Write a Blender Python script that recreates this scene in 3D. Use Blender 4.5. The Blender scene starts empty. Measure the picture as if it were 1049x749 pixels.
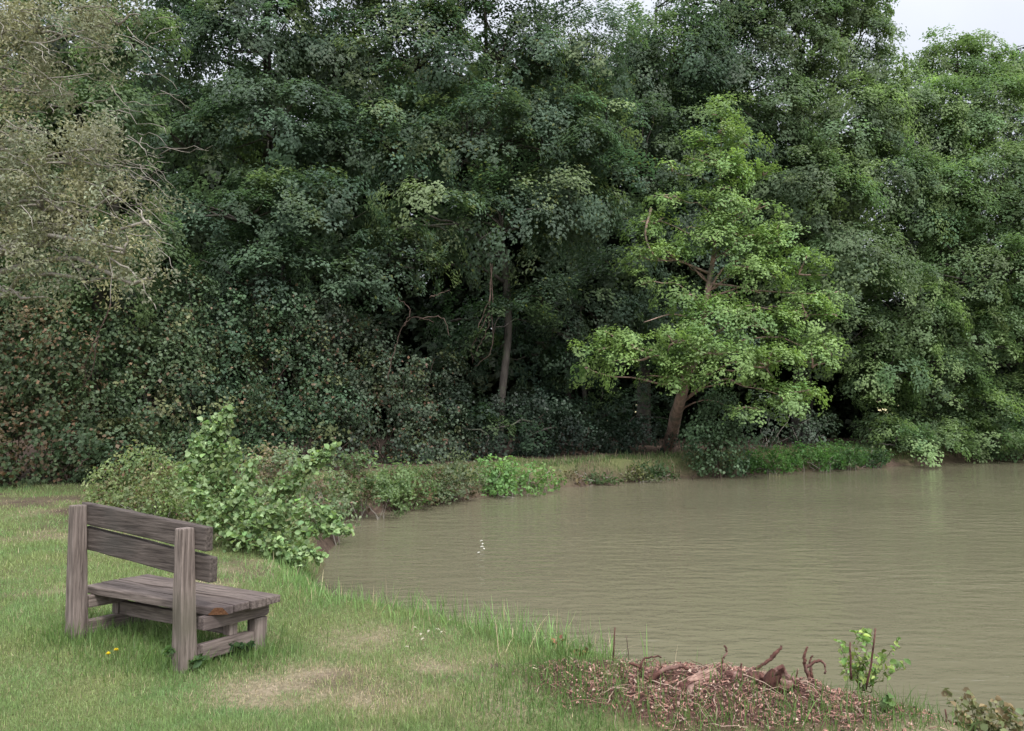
import bpy, bmesh, math
import numpy as np
from mathutils import Matrix, Vector

rng = np.random.default_rng(11)
sc = bpy.context.scene
COL = sc.collection
F, YH, CH = 823.0, 403.0, 1.6            # focal length in photo pixels, horizon row, eye height
WATER = -0.45

def at(px, py, d):
    """world point seen at photo pixel (px,py) at depth d in front of the eye"""
    return np.array([(px - 524.5) / F * d, d, CH - (py - YH) / F * d])

def unit(v):
    return v / np.maximum(np.linalg.norm(v, axis=-1, keepdims=True), 1e-9)

# ------------------------------------------------------------------ noise
def _hash(ix, iy, s):
    h = (ix * 374761393 + iy * 668265263 + s * 974634533) & 0x7fffffff
    h = ((h ^ (h >> 13)) * 1274126177) & 0x7fffffff
    return ((h ^ (h >> 16)) & 0xffff) / 65535.0

def vnoise(x, y, s=0):
    x = np.asarray(x, float); y = np.asarray(y, float)
    ix = np.floor(x).astype(np.int64); iy = np.floor(y).astype(np.int64)
    fx = x - ix; fy = y - iy
    fx = fx * fx * (3 - 2 * fx); fy = fy * fy * (3 - 2 * fy)
    a = _hash(ix, iy, s); b = _hash(ix + 1, iy, s); c = _hash(ix, iy + 1, s); d = _hash(ix + 1, iy + 1, s)
    return (a * (1 - fx) + b * fx) * (1 - fy) + (c * (1 - fx) + d * fx) * fy

def fbm(x, y, s=0, o=3):
    r = 0; a = .5
    for i in range(o):
        r = r + a * vnoise(x * 2 ** i, y * 2 ** i, s + i * 17); a *= .5
    return r / (1 - .5 ** o)

# ------------------------------------------------------------------ mesh helpers
class MB:
    """collects tubes, leaves and sheets of quads; build() links them as ONE mesh object"""
    def __init__(s): s.v = []; s.f = []; s.t = []; s.n = 0
    def add(s, v, f, t=None):
        v = np.asarray(v, float).reshape(-1, 3); f = np.asarray(f, np.int64).reshape(-1, 4)
        s.v.append(v); s.f.append(f + s.n); s.n += len(v)
        if t is None: t = np.ones(3) * .5
        t = np.asarray(t, float)
        if t.ndim == 1: t = np.repeat(t[None], len(f), 0)
        s.t.append(t)
    def build(s, name, mat, parent=None, origin=None, smooth=False):
        v = np.concatenate(s.v); f = np.concatenate(s.f); t = np.concatenate(s.t)
        if origin is not None: v = v - np.asarray(origin)
        me = bpy.data.meshes.new(name)
        me.vertices.add(len(v)); me.vertices.foreach_set('co', v.astype(np.float32).ravel())
        me.loops.add(f.size); me.loops.foreach_set('vertex_index', f.astype(np.int32).ravel())
        me.polygons.add(len(f))
        me.polygons.foreach_set('loop_start', np.arange(0, f.size, 4, dtype=np.int32))
        me.polygons.foreach_set('loop_total', np.full(len(f), 4, np.int32))
        if smooth: me.polygons.foreach_set('use_smooth', np.ones(len(f), bool))
        a = me.attributes.new('tint', 'FLOAT_COLOR', 'FACE')
        c = np.ones((len(f), 4), np.float32); c[:, :3] = np.clip(t, 0, 1); a.data.foreach_set('color', c.ravel())
        me.update(calc_edges=True)
        me.materials.append(mat)
        o = bpy.data.objects.new(name, me); COL.objects.link(o)
        if parent is not None: o.parent = parent
        return o

def tube(mb, pts, rad, n=6, tint=None, jit=0.0):
    pts = np.asarray(pts, float); m = len(pts)
    rad = np.broadcast_to(np.asarray(rad, float), (m,))
    T = unit(np.gradient(pts, axis=0))
    ref = np.array([.3, .9, .2]) if abs(T[0][2]) > .7 else np.array([0, 0, 1.])
    A = unit(np.cross(T, ref)); B = np.cross(T, A)
    ang = np.linspace(0, 2 * np.pi, n, endpoint=False)
    r = rad[:, None] * (1 + jit * rng.normal(size=(m, n)))
    V = pts[:, None] + r[..., None] * (np.cos(ang)[None, :, None] * A[:, None] + np.sin(ang)[None, :, None] * B[:, None])
    i = np.arange(m - 1)[:, None] * n; j = np.arange(n)[None]; k = (j + 1) % n
    Fq = np.stack([i + j, i + k, i + n + k, i + n + j], -1).reshape(-1, 4)
    V = np.concatenate([V.reshape(-1, 3), pts[[0, -1]]])
    caps = []
    for q in range(0, n, 2):
        caps.append([m * n, (q + 2) % n, (q + 1) % n, q]); o = (m - 1) * n
        caps.append([m * n + 1, o + q, o + (q + 1) % n, o + (q + 2) % n])
    mb.add(V, np.concatenate([Fq, caps]), tint)

def curve(pts, n=10):
    """smooth polyline through control points (Catmull-Rom)"""
    p = np.asarray(pts, float)
    p = np.concatenate([[2 * p[0] - p[1]], p, [2 * p[-1] - p[-2]]])
    out = []
    for i in range(1, len(p) - 2):
        for t in np.linspace(0, 1, n, endpoint=False):
            a, b, c, d = p[i - 1:i + 3]
            out.append(.5 * (2 * b + (c - a) * t + (2 * a - 5 * b + 4 * c - d) * t * t + (3 * b - a - 3 * c + d) * t ** 3))
    out.append(p[-2])
    return np.array(out)

def wig(p0, p1, sag=0.0, amp=.06, n=7):
    t = np.linspace(0, 1, n)[:, None]
    p = np.asarray(p0) * (1 - t) + np.asarray(p1) * t
    L = np.linalg.norm(np.asarray(p1) - p0)
    w = np.cumsum(rng.normal(size=(n, 3)), 0) * amp * L / n ** .5
    w = w - w[:1] - (w[-1:] - w[:1]) * t
    p = p + w
    p[:, 2] += (sag * L * np.sin(t * np.pi))[:, 0]
    return p

def leaves(mb, c, nrm, size, tint, aspect=.6, droop=.4, shape=0, fold=.18):
    """leaf blades: shape 0 = one folded diamond, 1 = six-point ovate blade"""
    N = len(c); size = np.broadcast_to(size, (N,))
    nrm = unit(nrm)
    d = rng.normal(size=(N, 3)); d[:, 2] -= droop
    d = unit(d - (d * nrm).sum(1, keepdims=True) * nrm)
    s = np.cross(nrm, d)
    L = size[:, None]; Wd = L * aspect * .5 * rng.uniform(.8, 1.2, (N, 1))
    tint = np.broadcast_to(tint, (N, 3))
    if shape == 0:
        V = np.stack([c - d * L * .5, c + s * Wd + nrm * L * fold, c + d * L * .5, c - s * Wd + nrm * L * fold], 1)
        mb.add(V, np.arange(N * 4).reshape(N, 4), tint)
    else:
        up = nrm * L * fold
        V = np.stack([c - d * L * .5, c - d * L * .22 + s * Wd * .9 + up, c + d * L * .15 + s * Wd + up * .8,
                      c + d * L * .5 - up * .4, c + d * L * .15 - s * Wd + up * .8, c - d * L * .22 - s * Wd * .9 + up], 1)
        b = np.arange(N)[:, None] * 6
        f = np.concatenate([b + np.array([[0, 1, 2, 3]]), b + np.array([[0, 3, 4, 5]])])
        mb.add(V, f, np.concatenate([tint, tint]))

def tints(base, n, v=.18, hue=.12, alt=None, pa=0.0):
    base = np.asarray(base, float)
    t = base[None] * np.exp(rng.normal(0, v, (n, 1))) * np.exp(rng.normal(0, hue, (n, 3)) * [1, .35, .8])
    if alt is not None and pa > 0:
        m = rng.random(n) < pa
        t[m] = np.asarray(alt)[None] * np.exp(rng.normal(0, v, (m.sum(), 1)))
    return t

# a lobe is (centre xyz, radii xyz); clumps of leaves cover its shell as small domed sprays
def lobe_px(px, py, d, rx, ry, rz=None):
    k = d / F
    return at(px, py, d), np.array([rx * k, (rz if rz else .75 * (rx + ry) / 2) * k, ry * k])

def fill(mb, lobes, base, clump=.42, dens=2.2, per=70, leaf=.1, up=.7, outw=.75, flat=.15, droopc=.5, aspect=.62,
         shape=0, cv=.2, lv=.11, alt=None, pa=0, lalt=None, lpa=0, inner=.15, minz=-.38, twig=None, back=.3, ndroop=.4,
         nj=.19, floor=None, hue=.05):
    cen = []
    for c, r in lobes:
        a, b, e = r
        S = 4 * np.pi * (((a * b) ** 1.6 + (a * e) ** 1.6 + (b * e) ** 1.6) / 3) ** (1 / 1.6)
        n = max(3, int(S * dens))
        u = unit(rng.normal(size=(n, 3)))
        keep = (u[:, 2] > -.55) | (rng.random(n) < .45)
        keep &= (u[:, 1] < .25) | (rng.random(n) < back)
        u = u[keep]; n = len(u)
        sh = np.where(rng.random(n) < inner, rng.uniform(.2, .8, n), rng.uniform(.78, 1.12, n))
        p = c + u * r * sh[:, None]
        cr = clump * np.exp(rng.normal(0, .3, n))
        m = max(4, int(per))
        ax = unit(np.array([0, 0, up]) + u * outw + rng.normal(size=(n, 3)) * .3)
        ref = unit(np.cross(ax, rng.normal(size=(n, 3)))); r2 = np.cross(ax, ref)
        cnt = np.maximum(5, (m * (cr / clump) ** 2).astype(int))
        idx = np.repeat(np.arange(n), cnt); K = len(idx)
        # leaves sit on a few shoots inside the spray, so a spray has fingers and gaps
        ns = 7
        sa = rng.uniform(0, 2 * np.pi, (n, ns)); k_ = rng.integers(0, ns, K)
        rr = np.sqrt(rng.random(K)) * 1.25; aa = sa[idx, k_] + rng.normal(0, .22, K) / (rr + .25)
        gx = rr * np.cos(aa); gy = rr * np.sin(aa)
        off = (gx[:, None] * ref[idx] + gy[:, None] * r2[idx]) * cr[idx][:, None]
        hgt = (-droopc * (gx ** 2 + gy ** 2) * .5 + rng.normal(0, flat, K)) * cr[idx]
        pos = p[idx] + off + ax[idx] * hgt[:, None]
        nr = ax[idx] + .45 * off / cr[idx][:, None] + rng.normal(size=(K, 3)) * nj
        ct = tints(base, n, cv, hue, alt, pa)
        lt = ct[idx] * np.exp(rng.normal(0, lv, (K, 1)))
        if lalt is not None:
            mm = rng.random(K) < lpa; lt[mm] = np.asarray(lalt) * np.exp(rng.normal(0, .25, (mm.sum(), 1)))
        ok = pos[:, 2] > (WATER + .04 if floor is None else floor)
        leaves(mb, pos[ok], nr[ok], leaf * rng.uniform(.65, 1.3, ok.sum()), lt[ok], aspect, ndroop, shape)
        cen.append((c, p))
        if twig is not None:
            for q in rng.permutation(n)[:min(14, max(2, int(n * .3)))]:
                tube(twig, wig(c - [0, 0, r[2] * .25], p[q], .08, .12, 5), np.linspace(.022, .006, 5) * (1 + r[0] * .3), 4)
    return cen

# ------------------------------------------------------------------ things
def tag(o, label=None, cat=None, group=None, kind=None):
    if label: o['label'] = label
    if cat: o['category'] = cat
    if group: o['group'] = group
    if kind: o['kind'] = kind
    return o
def empty(name, loc, label, cat, group=None):
    o = bpy.data.objects.new(name, None); o.location = [float(q) for q in loc]; o.empty_display_size = .2
    COL.objects.link(o); return tag(o, label, cat, group)

# ------------------------------------------------------------------ materials
def newmat(name):
    m = bpy.data.materials.new(name); m.use_nodes = True
    nt = m.node_tree; nt.nodes.clear()
    return m, nt, nt.nodes, nt.links
def N(nt, t, **kw):
    n = nt.nodes.new(t)
    for k, v in kw.items():
        if k.startswith('i_'):
            n.inputs[k[2:].replace('_', ' ')].default_value = v
        else: setattr(n, k, v)
    return n

def leaf_mat(name, rough=.45, trans=.3, spec=.4, tc=(1.1, 1.25, .75)):
    m, nt, ns, ln = newmat(name)
    at_ = N(nt, 'ShaderNodeAttribute', attribute_name='tint')
    pb = N(nt, 'ShaderNodeBsdfPrincipled'); pb.inputs['Roughness'].default_value = rough; pb.inputs['Specular IOR Level'].default_value = spec
    tr = N(nt, 'ShaderNodeBsdfTranslucent')
    mu = N(nt, 'ShaderNodeMix', data_type='RGBA', blend_type='MULTIPLY'); mu.inputs[0].default_value = 1
    mu.inputs[7].default_value = (*tc, 1)
    ln.new(at_.outputs['Color'], mu.inputs[6]); ln.new(mu.outputs[2], tr.inputs['Color'])
    ln.new(at_.outputs['Color'], pb.inputs['Base Color'])
    mx = N(nt, 'ShaderNodeMixShader'); mx.inputs[0].default_value = trans
    ln.new(pb.outputs[0], mx.inputs[1]); ln.new(tr.outputs[0], mx.inputs[2])
    out = N(nt, 'ShaderNodeOutputMaterial'); ln.new(mx.outputs[0], out.inputs[0])
    return m

def noise_mat(name, c1, c2, scale=(1, 1, 1), nscale=8, rough=.85, bump=.3, c3=None, tint=False, spec=.2, bdist=.01, detail=8):
    m, nt, ns, ln = newmat(name)
    tc = N(nt, 'ShaderNodeTexCoord'); mp = N(nt, 'ShaderNodeMapping'); mp.inputs['Scale'].default_value = scale
    ln.new(tc.outputs['Object'], mp.inputs[0])
    no = N(nt, 'ShaderNodeTexNoise'); no.inputs['Scale'].default_value = nscale; no.inputs['Detail'].default_value = detail
    no.inputs['Roughness'].default_value = .65; no.inputs['Distortion'].default_value = .4
    ln.new(mp.outputs[0], no.inputs['Vector'])
    cr = N(nt, 'ShaderNodeValToRGB'); e = cr.color_ramp.elements
    e[0].position = .32; e[0].color = (*c1, 1); e[1].position = .68; e[1].color = (*c2, 1)
    ln.new(no.outputs['Fac'], cr.inputs[0]); colr = cr.outputs[0]
    if c3 is not None:
        n2 = N(nt, 'ShaderNodeTexNoise'); n2.inputs['Scale'].default_value = nscale * .35; n2.inputs['Detail'].default_value = 5
        ln.new(tc.outputs['Object'], n2.inputs['Vector'])
        r2 = N(nt, 'ShaderNodeValToRGB'); r2.color_ramp.elements[0].position = .5; r2.color_ramp.elements[1].position = .66
        ln.new(n2.outputs['Fac'], r2.inputs[0])
        mx = N(nt, 'ShaderNodeMix', data_type='RGBA'); mx.inputs[7].default_value = (*c3, 1)
        ln.new(r2.outputs[0], mx.inputs[0]); ln.new(colr, mx.inputs[6]); colr = mx.outputs[2]
    pb = N(nt, 'ShaderNodeBsdfPrincipled'); pb.inputs['Roughness'].default_value = rough; pb.inputs['Specular IOR Level'].default_value = spec
    ln.new(colr, pb.inputs['Base Color'])
    bp = N(nt, 'ShaderNodeBump'); bp.inputs['Strength'].default_value = bump; bp.inputs['Distance'].default_value = bdist
    ln.new(no.outputs['Fac'], bp.inputs['Height']); ln.new(bp.outputs[0], pb.inputs['Normal'])
    out = N(nt, 'ShaderNodeOutputMaterial'); ln.new(pb.outputs[0], out.inputs[0])
    return m

M_leaf = leaf_mat('tree leaves', .55, .5, .2)
M_gloss = leaf_mat('glossy ivy leaves', .5, .2, .28)
M_soft = leaf_mat('soft willow leaves', .65, .35, .2, (1.1, 1.1, .8))
M_bright = leaf_mat('young alder leaves', .5, .42, .25, (1.15, 1.2, .7))
M_grass = leaf_mat('grass blades', .55, .35, .25, (1.15, 1.25, .6))
M_chip = leaf_mat('wood splinters', .85, 0.0, .1)
M_bark = noise_mat('dark bark', (.028, .024, .021), (.085, .075, .065), (1, 1, .25), 9, .9, .8, (.07, .085, .05))
M_barkr = noise_mat('reddish alder bark', (.16, .11, .088), (.38, .26, .21), (1, 1, .3), 10, .9, .8, (.13, .12, .09))
M_twig = noise_mat('grey twig bark', (.14, .125, .105), (.32, .29, .25), (1, 1, 1), 14, .85, .4)
M_vine = noise_mat('dead vine bark', (.05, .034, .027), (.11, .075, .06), (1, 1, 1), 14, .9, .4)
M_root = noise_mat('red brown rotten root wood', (.025, .012, .010), (.13, .060, .046), (1, 1, 1), 22, .9, .9, (.26, .17, .14), bdist=.012)
M_log = noise_mat('pale split log wood', (.14, .075, .06), (.36, .24, .185), (1, 1, 1), 30, .9, .8, (.3, .19, .15))
M_stem = noise_mat('green stems', (.07, .08, .03), (.14, .15, .06), (1, 1, 1), 12, .7, .2)

def wood(axis, k=1.0, nm='', c3=(.055, .042, .041)):
    s = [19, 19, 19]; s[axis] = 1.1
    q = lambda *c: tuple(v * k for v in c)
    return noise_mat('weathered ' + nm + 'bench wood along ' + 'xyz'[axis], q(.036, .027, .023), q(.190, .154, .134), tuple(s), 3.0, .85, .8, q(*c3), bdist=.008, detail=12)
M_wx, M_wy, M_wz, M_rail = wood(0, 1.1), wood(1, 1.25), wood(2, 1.3, '', (.062, .058, .040)), wood(0, .62, 'dark stained ', (.075, .07, .062))
M_fresh = noise_mat('fresh broken orange wood', (.16, .06, .035), (.42, .22, .13), (6, 6, 6), 14, .9, 1)

# ------------------------------------------------------------------ terrain
LAKE = np.array([(-1.75, 7.6), (-2.1, 8.6), (-2.5, 11.4), (-2.7, 13.2), (-1.6, 15), (.7, 17.3), (3.6, 19.3), (6.2, 20.5), (8.9, 21.8), (12.3, 23.6), (16, 25.2),
                 (24, 26.4), (34, 27), (44, 22), (46, 8), (36, -6), (20, -8), (9, -2), (5, 1.3), (3.5, 2.9), (2.8, 3.8), (2.35, 4.3), (1.75, 4.85),
                 (1.0, 5.1), (.45, 5.55), (-.45, 6.35), (-1.25, 6.75)])
def lake_sd(x, y):
    """distance to the shoreline, negative over water"""
    best = np.full(np.shape(x), 1e9); ins = np.zeros(np.shape(x), bool)
    n = len(LAKE)
    for i in range(n):
        a = LAKE[i]; b = LAKE[(i + 1) % n]; e = b - a
        t = np.clip(((x - a[0]) * e[0] + (y - a[1]) * e[1]) / (e @ e), 0, 1)
        best = np.minimum(best, np.hypot(x - a[0] - t * e[0], y - a[1] - t * e[1]))
        c = ((a[1] <= y) != (b[1] <= y))
        with np.errstate(divide='ignore', invalid='ignore'):
            xi = a[0] + (y - a[1]) * e[0] / (e[1] if e[1] else 1e-9)
        ins ^= c & (x < xi)
    return np.where(ins, -best, best)
def mound(x, y):
    u = (x - 1.03) * .95 + (y - 4.22) * -.28; v = (x - 1.03) * .28 + (y - 4.22) * .95
    return np.exp(-(np.abs(u / .96) ** 3 + (v / .40) ** 2))
def height(x, y):
    x = np.asarray(x, float); y = np.asarray(y, float)
    sd = lake_sd(x, y) + .10 * (vnoise(x * 2.1, y * 2.1, 5) - .5)
    t = np.clip(sd / .5, -6, 1)
    z = np.where(t > 0, WATER * (1 - t) ** 1.6 * (1 + 0 * t), WATER + t * .25)
    z = np.where(t <= 0, np.maximum(z, -1.8), z)
    far = np.clip((np.hypot(x, y) - 40) / 60, 0, 1)
    lump = (fbm(x * .9, y * .9, 3) - .5) * .07 + (vnoise(x * 6, y * 6, 8) - .5) * .012
    z = z + np.where(t > 0, lump * np.clip(t, 0, 1), 0)
    z = z + .115 * mound(x, y) * np.clip(t, 0, 1) + mound(x, y) * (.06 * (vnoise(x * 9, y * 9, 31) - .5) + .07 * (vnoise(x * 3.5, y * 3.5, 32) - .5))
    return z + far * far * -1.0
def H(x, y): return float(height(np.array([x]), np.array([y]))[0])
def spot(px, py):
    """ground point seen at a photo pixel"""
    d = CH * F / (py - YH)
    for _ in range(8):
        x = (px - 524.5) / F * d; d = (CH - H(x, d)) * F / (py - YH)
    x = (px - 524.5) / F * d
    return np.array([x, d, H(x, d)])

g = np.linspace(-1, 1, 460)
s = np.sinh(g * 8.4) / np.sinh(8.4)
GX = .3 + s * 420; GY = 5.5 + s * 420
X, Y = np.meshgrid(GX, GY); Z = height(X, Y)
n = len(g); V = np.stack([X, Y, Z], -1).reshape(-1, 3)
i = np.arange(n - 1)[:, None] * n + np.arange(n - 1)[None]
Fq = np.stack([i, i + 1, i + n + 1, i + n], -1).reshape(-1, 4)
mb = MB(); mb.add(V, Fq)

def ground_mat():
    m, nt, ns, ln = newmat('ground soil and thatch')
    geo = N(nt, 'ShaderNodeNewGeometry')
    def noise(sc_, det=6, ro=.6):
        q = N(nt, 'ShaderNodeTexNoise'); q.inputs['Scale'].default_value = sc_; q.inputs['Detail'].default_value = det; q.inputs['Roughness'].default_value = ro
        ln.new(geo.outputs['Position'], q.inputs['Vector']); return q.outputs['Fac']
    def ramp(src, *st):
        r = N(nt, 'ShaderNodeValToRGB'); e = r.color_ramp.elements
        while len(e) < len(st): e.new(.5)
        for k, (p, c) in enumerate(st): e[k].position = p; e[k].color = (*c, 1)
        ln.new(src, r.inputs[0]); return r.outputs[0]
    def mix(f, a, b):
        x = N(nt, 'ShaderNodeMix', data_type='RGBA')
        ln.new(f, x.inputs[0]); ln.new(a, x.inputs[6]); ln.new(b, x.inputs[7]); return x.outputs[2]
    def attr(nm):
        return N(nt, 'ShaderNodeAttribute', attribute_name=nm).outputs['Fac']
    fine = noise(38, 8, .7)
    lawn = ramp(fine, (.3, (.05, .055, .02)), (.5, (.10, .115, .045)), (.7, (.19, .17, .09)))
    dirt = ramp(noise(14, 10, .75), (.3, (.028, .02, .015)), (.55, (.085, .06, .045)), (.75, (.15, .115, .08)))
    mulch = ramp(noise(55, 10, .8), (.34, (.018, .010, .008)), (.55, (.09, .048, .038)), (.75, (.22, .135, .11)))
    field = ramp(noise(.3, 5), (.3, (.3, .26, .13)), (.7, (.42, .36, .2)))
    straw = ramp(fine, (.3, (.11, .085, .06)), (.55, (.25, .195, .14)), (.75, (.36, .29, .21)))
    c = mix(attr('straw'), lawn, straw); c = mix(attr('dirt'), c, dirt); c = mix(attr('mulch'), c, mulch); c = mix(attr('field'), c, field)
    pb = N(nt, 'ShaderNodeBsdfPrincipled'); pb.inputs['Roughness'].default_value = .95; pb.inputs['Specular IOR Level'].default_value = .1
    ln.new(c, pb.inputs['Base Color'])
    bp = N(nt, 'ShaderNodeBump'); bp.inputs['Strength'].default_value = .7; bp.inputs['Distance'].default_value = .02
    ln.new(fine, bp.inputs['Height']); ln.new(bp.outputs[0], pb.inputs['Normal'])
    out = N(nt, 'ShaderNodeOutputMaterial'); ln.new(pb.outputs[0], out.inputs[0])
    return m
ground = mb.build('ground', ground_mat(), smooth=True); tag(ground, kind='structure')
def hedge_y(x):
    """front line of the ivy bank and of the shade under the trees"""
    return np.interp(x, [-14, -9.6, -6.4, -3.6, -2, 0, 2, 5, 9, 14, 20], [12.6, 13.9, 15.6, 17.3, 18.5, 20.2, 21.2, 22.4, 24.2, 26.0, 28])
def dry(x, y):
    """where the turf is parched"""
    f = fbm(x * .8 + 3, y * 1.1, 61, 3) + .25 * (vnoise(x * 5, y * 5, 62) - .5)
    d = np.clip((f - .52) / .2, 0, 1) * .7
    for cx, cy, r, a in ((-1.2, 4.5, .5, 1.1), (-.65, 4.3, .4, .9), (-.95, 5.3, .4, .9), (-.35, 4.75, .45, .7), (-1.5, 4.9, .3, .6), (-3.0, 4.1, .6, .35), (-.1, 4.1, .4, .6)):
        d = np.maximum(d, a * np.exp(-((x - cx) ** 2 + ((y - cy) * 1.3) ** 2) / r ** 2) * (.55 + .9 * vnoise(x * 6, y * 6, 64)))
    wet = np.exp(-((x + 2.9) ** 2 / 1.4 + (y - 5.2) ** 2 / 1.0))
    d = d * (.45 + .75 * fbm(x * 3.3, y * 3.3, 69))
    return np.clip(d - .7 * wet, 0, 1)
def worn(x, y):
    """bare earth patches"""
    w_ = 0
    for cx, cy, rx, ry in ((-7.0, 11.9, 1.1, .9), (-5.8, 11.2, .8, .7), (-.06, 4.72, .13, .10), (-8.6, 12.6, 1.0, .4)):
        w_ = np.maximum(w_, np.exp(-((x - cx) / rx) ** 2 - ((y - cy) / ry) ** 2) * (.1 + 1.3 * fbm(x * 2.3, y * 2.3, 66)))
    return np.clip((w_ - .35) / .3, 0, 1)
def fattr(nm, vals):
    a = ground.data.attributes.new(nm, 'FLOAT', 'POINT'); a.data.foreach_set('value', np.asarray(vals, np.float32).ravel())
SD = lake_sd(X, Y); nz = fbm(X * 1.3, Y * 1.3, 40) - .5
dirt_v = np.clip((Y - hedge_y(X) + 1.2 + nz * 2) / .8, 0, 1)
dirt_v = np.maximum(dirt_v, np.clip((np.where(Y > 10, .34, .10) - SD) / .2, 0, 1))
dirt_v = np.maximum(dirt_v, np.clip((fbm(X * 1.1, Y * 1.1, 77) - .66) / .1, 0, 1) * .6)
dirt_v = np.maximum(dirt_v, worn(X, Y)); fattr('straw', dry(X, Y) * .8 * (Y < 12))
mul_v = np.clip((mound(X, Y) - .28 + nz * .5) / .2, 0, 1)
fld_v = np.clip((np.hypot(X, Y) - 44) / 6, 0, 1)
fattr('dirt', dirt_v); fattr('mulch', mul_v); fattr('field', fld_v)

# ------------------------------------------------------------------ water
def water_mat():
    m, nt, ns, ln = newmat('murky pond water')
    geo = N(nt, 'ShaderNodeNewGeometry')
    def wave(sx, sy, rot, scl, det):
        mp = N(nt, 'ShaderNodeMapping'); mp.inputs['Scale'].default_value = (sx, sy, 1); mp.inputs['Rotation'].default_value = (0, 0, rot)
        ln.new(geo.outputs['Position'], mp.inputs[0])
        q = N(nt, 'ShaderNodeTexNoise'); q.inputs['Scale'].default_value = scl; q.inputs['Detail'].default_value = det; q.inputs['Distortion'].default_value = .3
        ln.new(mp.outputs[0], q.inputs['Vector']); return q.outputs['Fac']
    a = wave(.8, 2.2, -.22, 2.9, 3.0); b = wave(1.0, 2.0, .3, 6.0, 2.0); c = wave(.25, .5, -.1, .5, 2.0)
    w1 = N(nt, 'ShaderNodeMath', operation='MULTIPLY'); w1.inputs[1].default_value = .35; ln.new(b, w1.inputs[0])
    ad = N(nt, 'ShaderNodeMath', operation='ADD'); ln.new(a, ad.inputs[0]); ln.new(w1.outputs[0], ad.inputs[1])
    # calm and breezy patches
    r = N(nt, 'ShaderNodeMapRange'); r.inputs[1].default_value = .35; r.inputs[2].default_value = .7; r.inputs[3].default_value = .35; r.inputs[4].default_value = 1.1
    ln.new(c, r.inputs[0])
    mu = N(nt, 'ShaderNodeMath', operation='MULTIPLY'); ln.new(ad.outputs[0], mu.inputs[0]); ln.new(r.outputs[0], mu.inputs[1])
    bp = N(nt, 'ShaderNodeBump'); bp.inputs['Strength'].default_value = 1.0; bp.inputs['Distance'].default_value = .034
    ln.new(mu.outputs[0], bp.inputs['Height'])
    cr = N(nt, 'ShaderNodeValToRGB'); e = cr.color_ramp.elements
    e[0].position = .3; e[0].color = (.116, .106, .068, 1); e[1].position = .7; e[1].color = (.132, .121, .078, 1)
    ln.new(c, cr.inputs[0])
    pb = N(nt, 'ShaderNodeBsdfPrincipled'); pb.inputs['Roughness'].default_value = .06; pb.inputs['IOR'].default_value = 1.33
    ln.new(cr.outputs[0], pb.inputs['Base Color']); ln.new(bp.outputs[0], pb.inputs['Normal'])
    out = N(nt, 'ShaderNodeOutputMaterial'); ln.new(pb.outputs[0], out.inputs[0])
    return m
mb = MB()
gx = np.linspace(-6, 50, 60); gy = np.linspace(-12, 32, 50); xx, yy = np.meshgrid(gx, gy)
i = np.arange(49)[:, None] * 60 + np.arange(59)[None]
mb.add(np.stack([xx, yy, np.full_like(xx, WATER)], -1).reshape(-1, 3), np.stack([i, i + 1, i + 61, i + 60], -1).reshape(-1, 4))
tag(mb.build('water', water_mat(), smooth=True), kind='structure')

# ------------------------------------------------------------------ trees
TK = (1.45, 2.55, .96)
def tree(name, label, spine, rads, lobes, base, group='trees around the pond', bark=None, lm=None, limb=True, extra=None, **kw):
    spine = np.asarray(spine, float)
    root = empty(name, spine[0], label, 'tree', group); kw = dict(kw); kw['clump'] = kw.get('clump', .42) * 1.15
    tk = MB(); cr = MB()
    sp = curve(spine, 6); rr = np.interp(np.linspace(0, 1, len(sp)), np.linspace(0, 1, len(rads)), rads)
    rr = rr * (1 + .35 * np.exp(-np.arange(len(sp)) / 1.2))
    tube(tk, sp, rr, 10, jit=.05)
    if limb:
        for c, r in lobes:
            low = np.where(sp[:, 2] < c[2] - .15)[0]
            cand = low if len(low) else np.array([0])
            j = cand[np.argmin(np.linalg.norm(sp[cand] - c, axis=1) + .5 * np.abs(sp[cand][:, 2] - (c[2] - .6)))]
            L = np.linalg.norm(c - sp[j]); b = min(rr[j] * .55, (.02 + .018 * L) * kw.get('lt', 1))
            tube(tk, wig(sp[j], c, .10, .09, 8), np.linspace(b, b * .35, 8), 6)
    if extra: extra(tk)
    kw = dict(kw); kw.pop('lt', None); kw['dens'] = kw.get('dens', 2) * TK[0]; kw['per'] = kw.get('per', 70) * TK[1]; kw['leaf'] = kw['leaf'] * TK[2]
    fill(cr, lobes, base, twig=tk, **kw)
    tk.build('trunk', bark or M_bark, root, spine[0], True)
    cr.build('crown', lm or M_leaf, root, spine[0])
    return root
def base_at(x, y): return np.array([x, y, H(x, y) - .1])
LB = lambda L: [lobe_px(*q) for q in L]

DARK = (.094, .140, .092)
# 1 dark maple on the left
b = base_at(-6.6, 20.6)
tree('maple_tree', 'tall dark green maple behind the ivy bank, first full crown right of the grey willow', [b, b + [.1, 0, 3], b + [.3, -.1, 7], b + [.2, 0, 13]], [.3, .24, .16, .05],
     LB([(180, 50, 20.4, 75, 55), (265, 35, 19.8, 85, 58), (345, 60, 20, 65, 55), (190, 140, 19.8, 72, 48), (280, 130, 19.2, 80, 50), (350, 150, 19.6, 55, 45),
         (245, 215, 18.7, 85, 46), (325, 220, 19, 65, 46), (185, 245, 19.2, 58, 36), (265, 285, 18.6, 75, 36), (345, 285, 19, 50, 32),
         (215, -45, 20.5, 105, 60), (320, -45, 20.3, 95, 58), (150, -120, 21, 90, 60), (270, -140, 20.5, 100, 70)]),
     DARK, alt=(.12, .16, .075), pa=.12, clump=.43, dens=1.75, per=78, leaf=.105)
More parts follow.
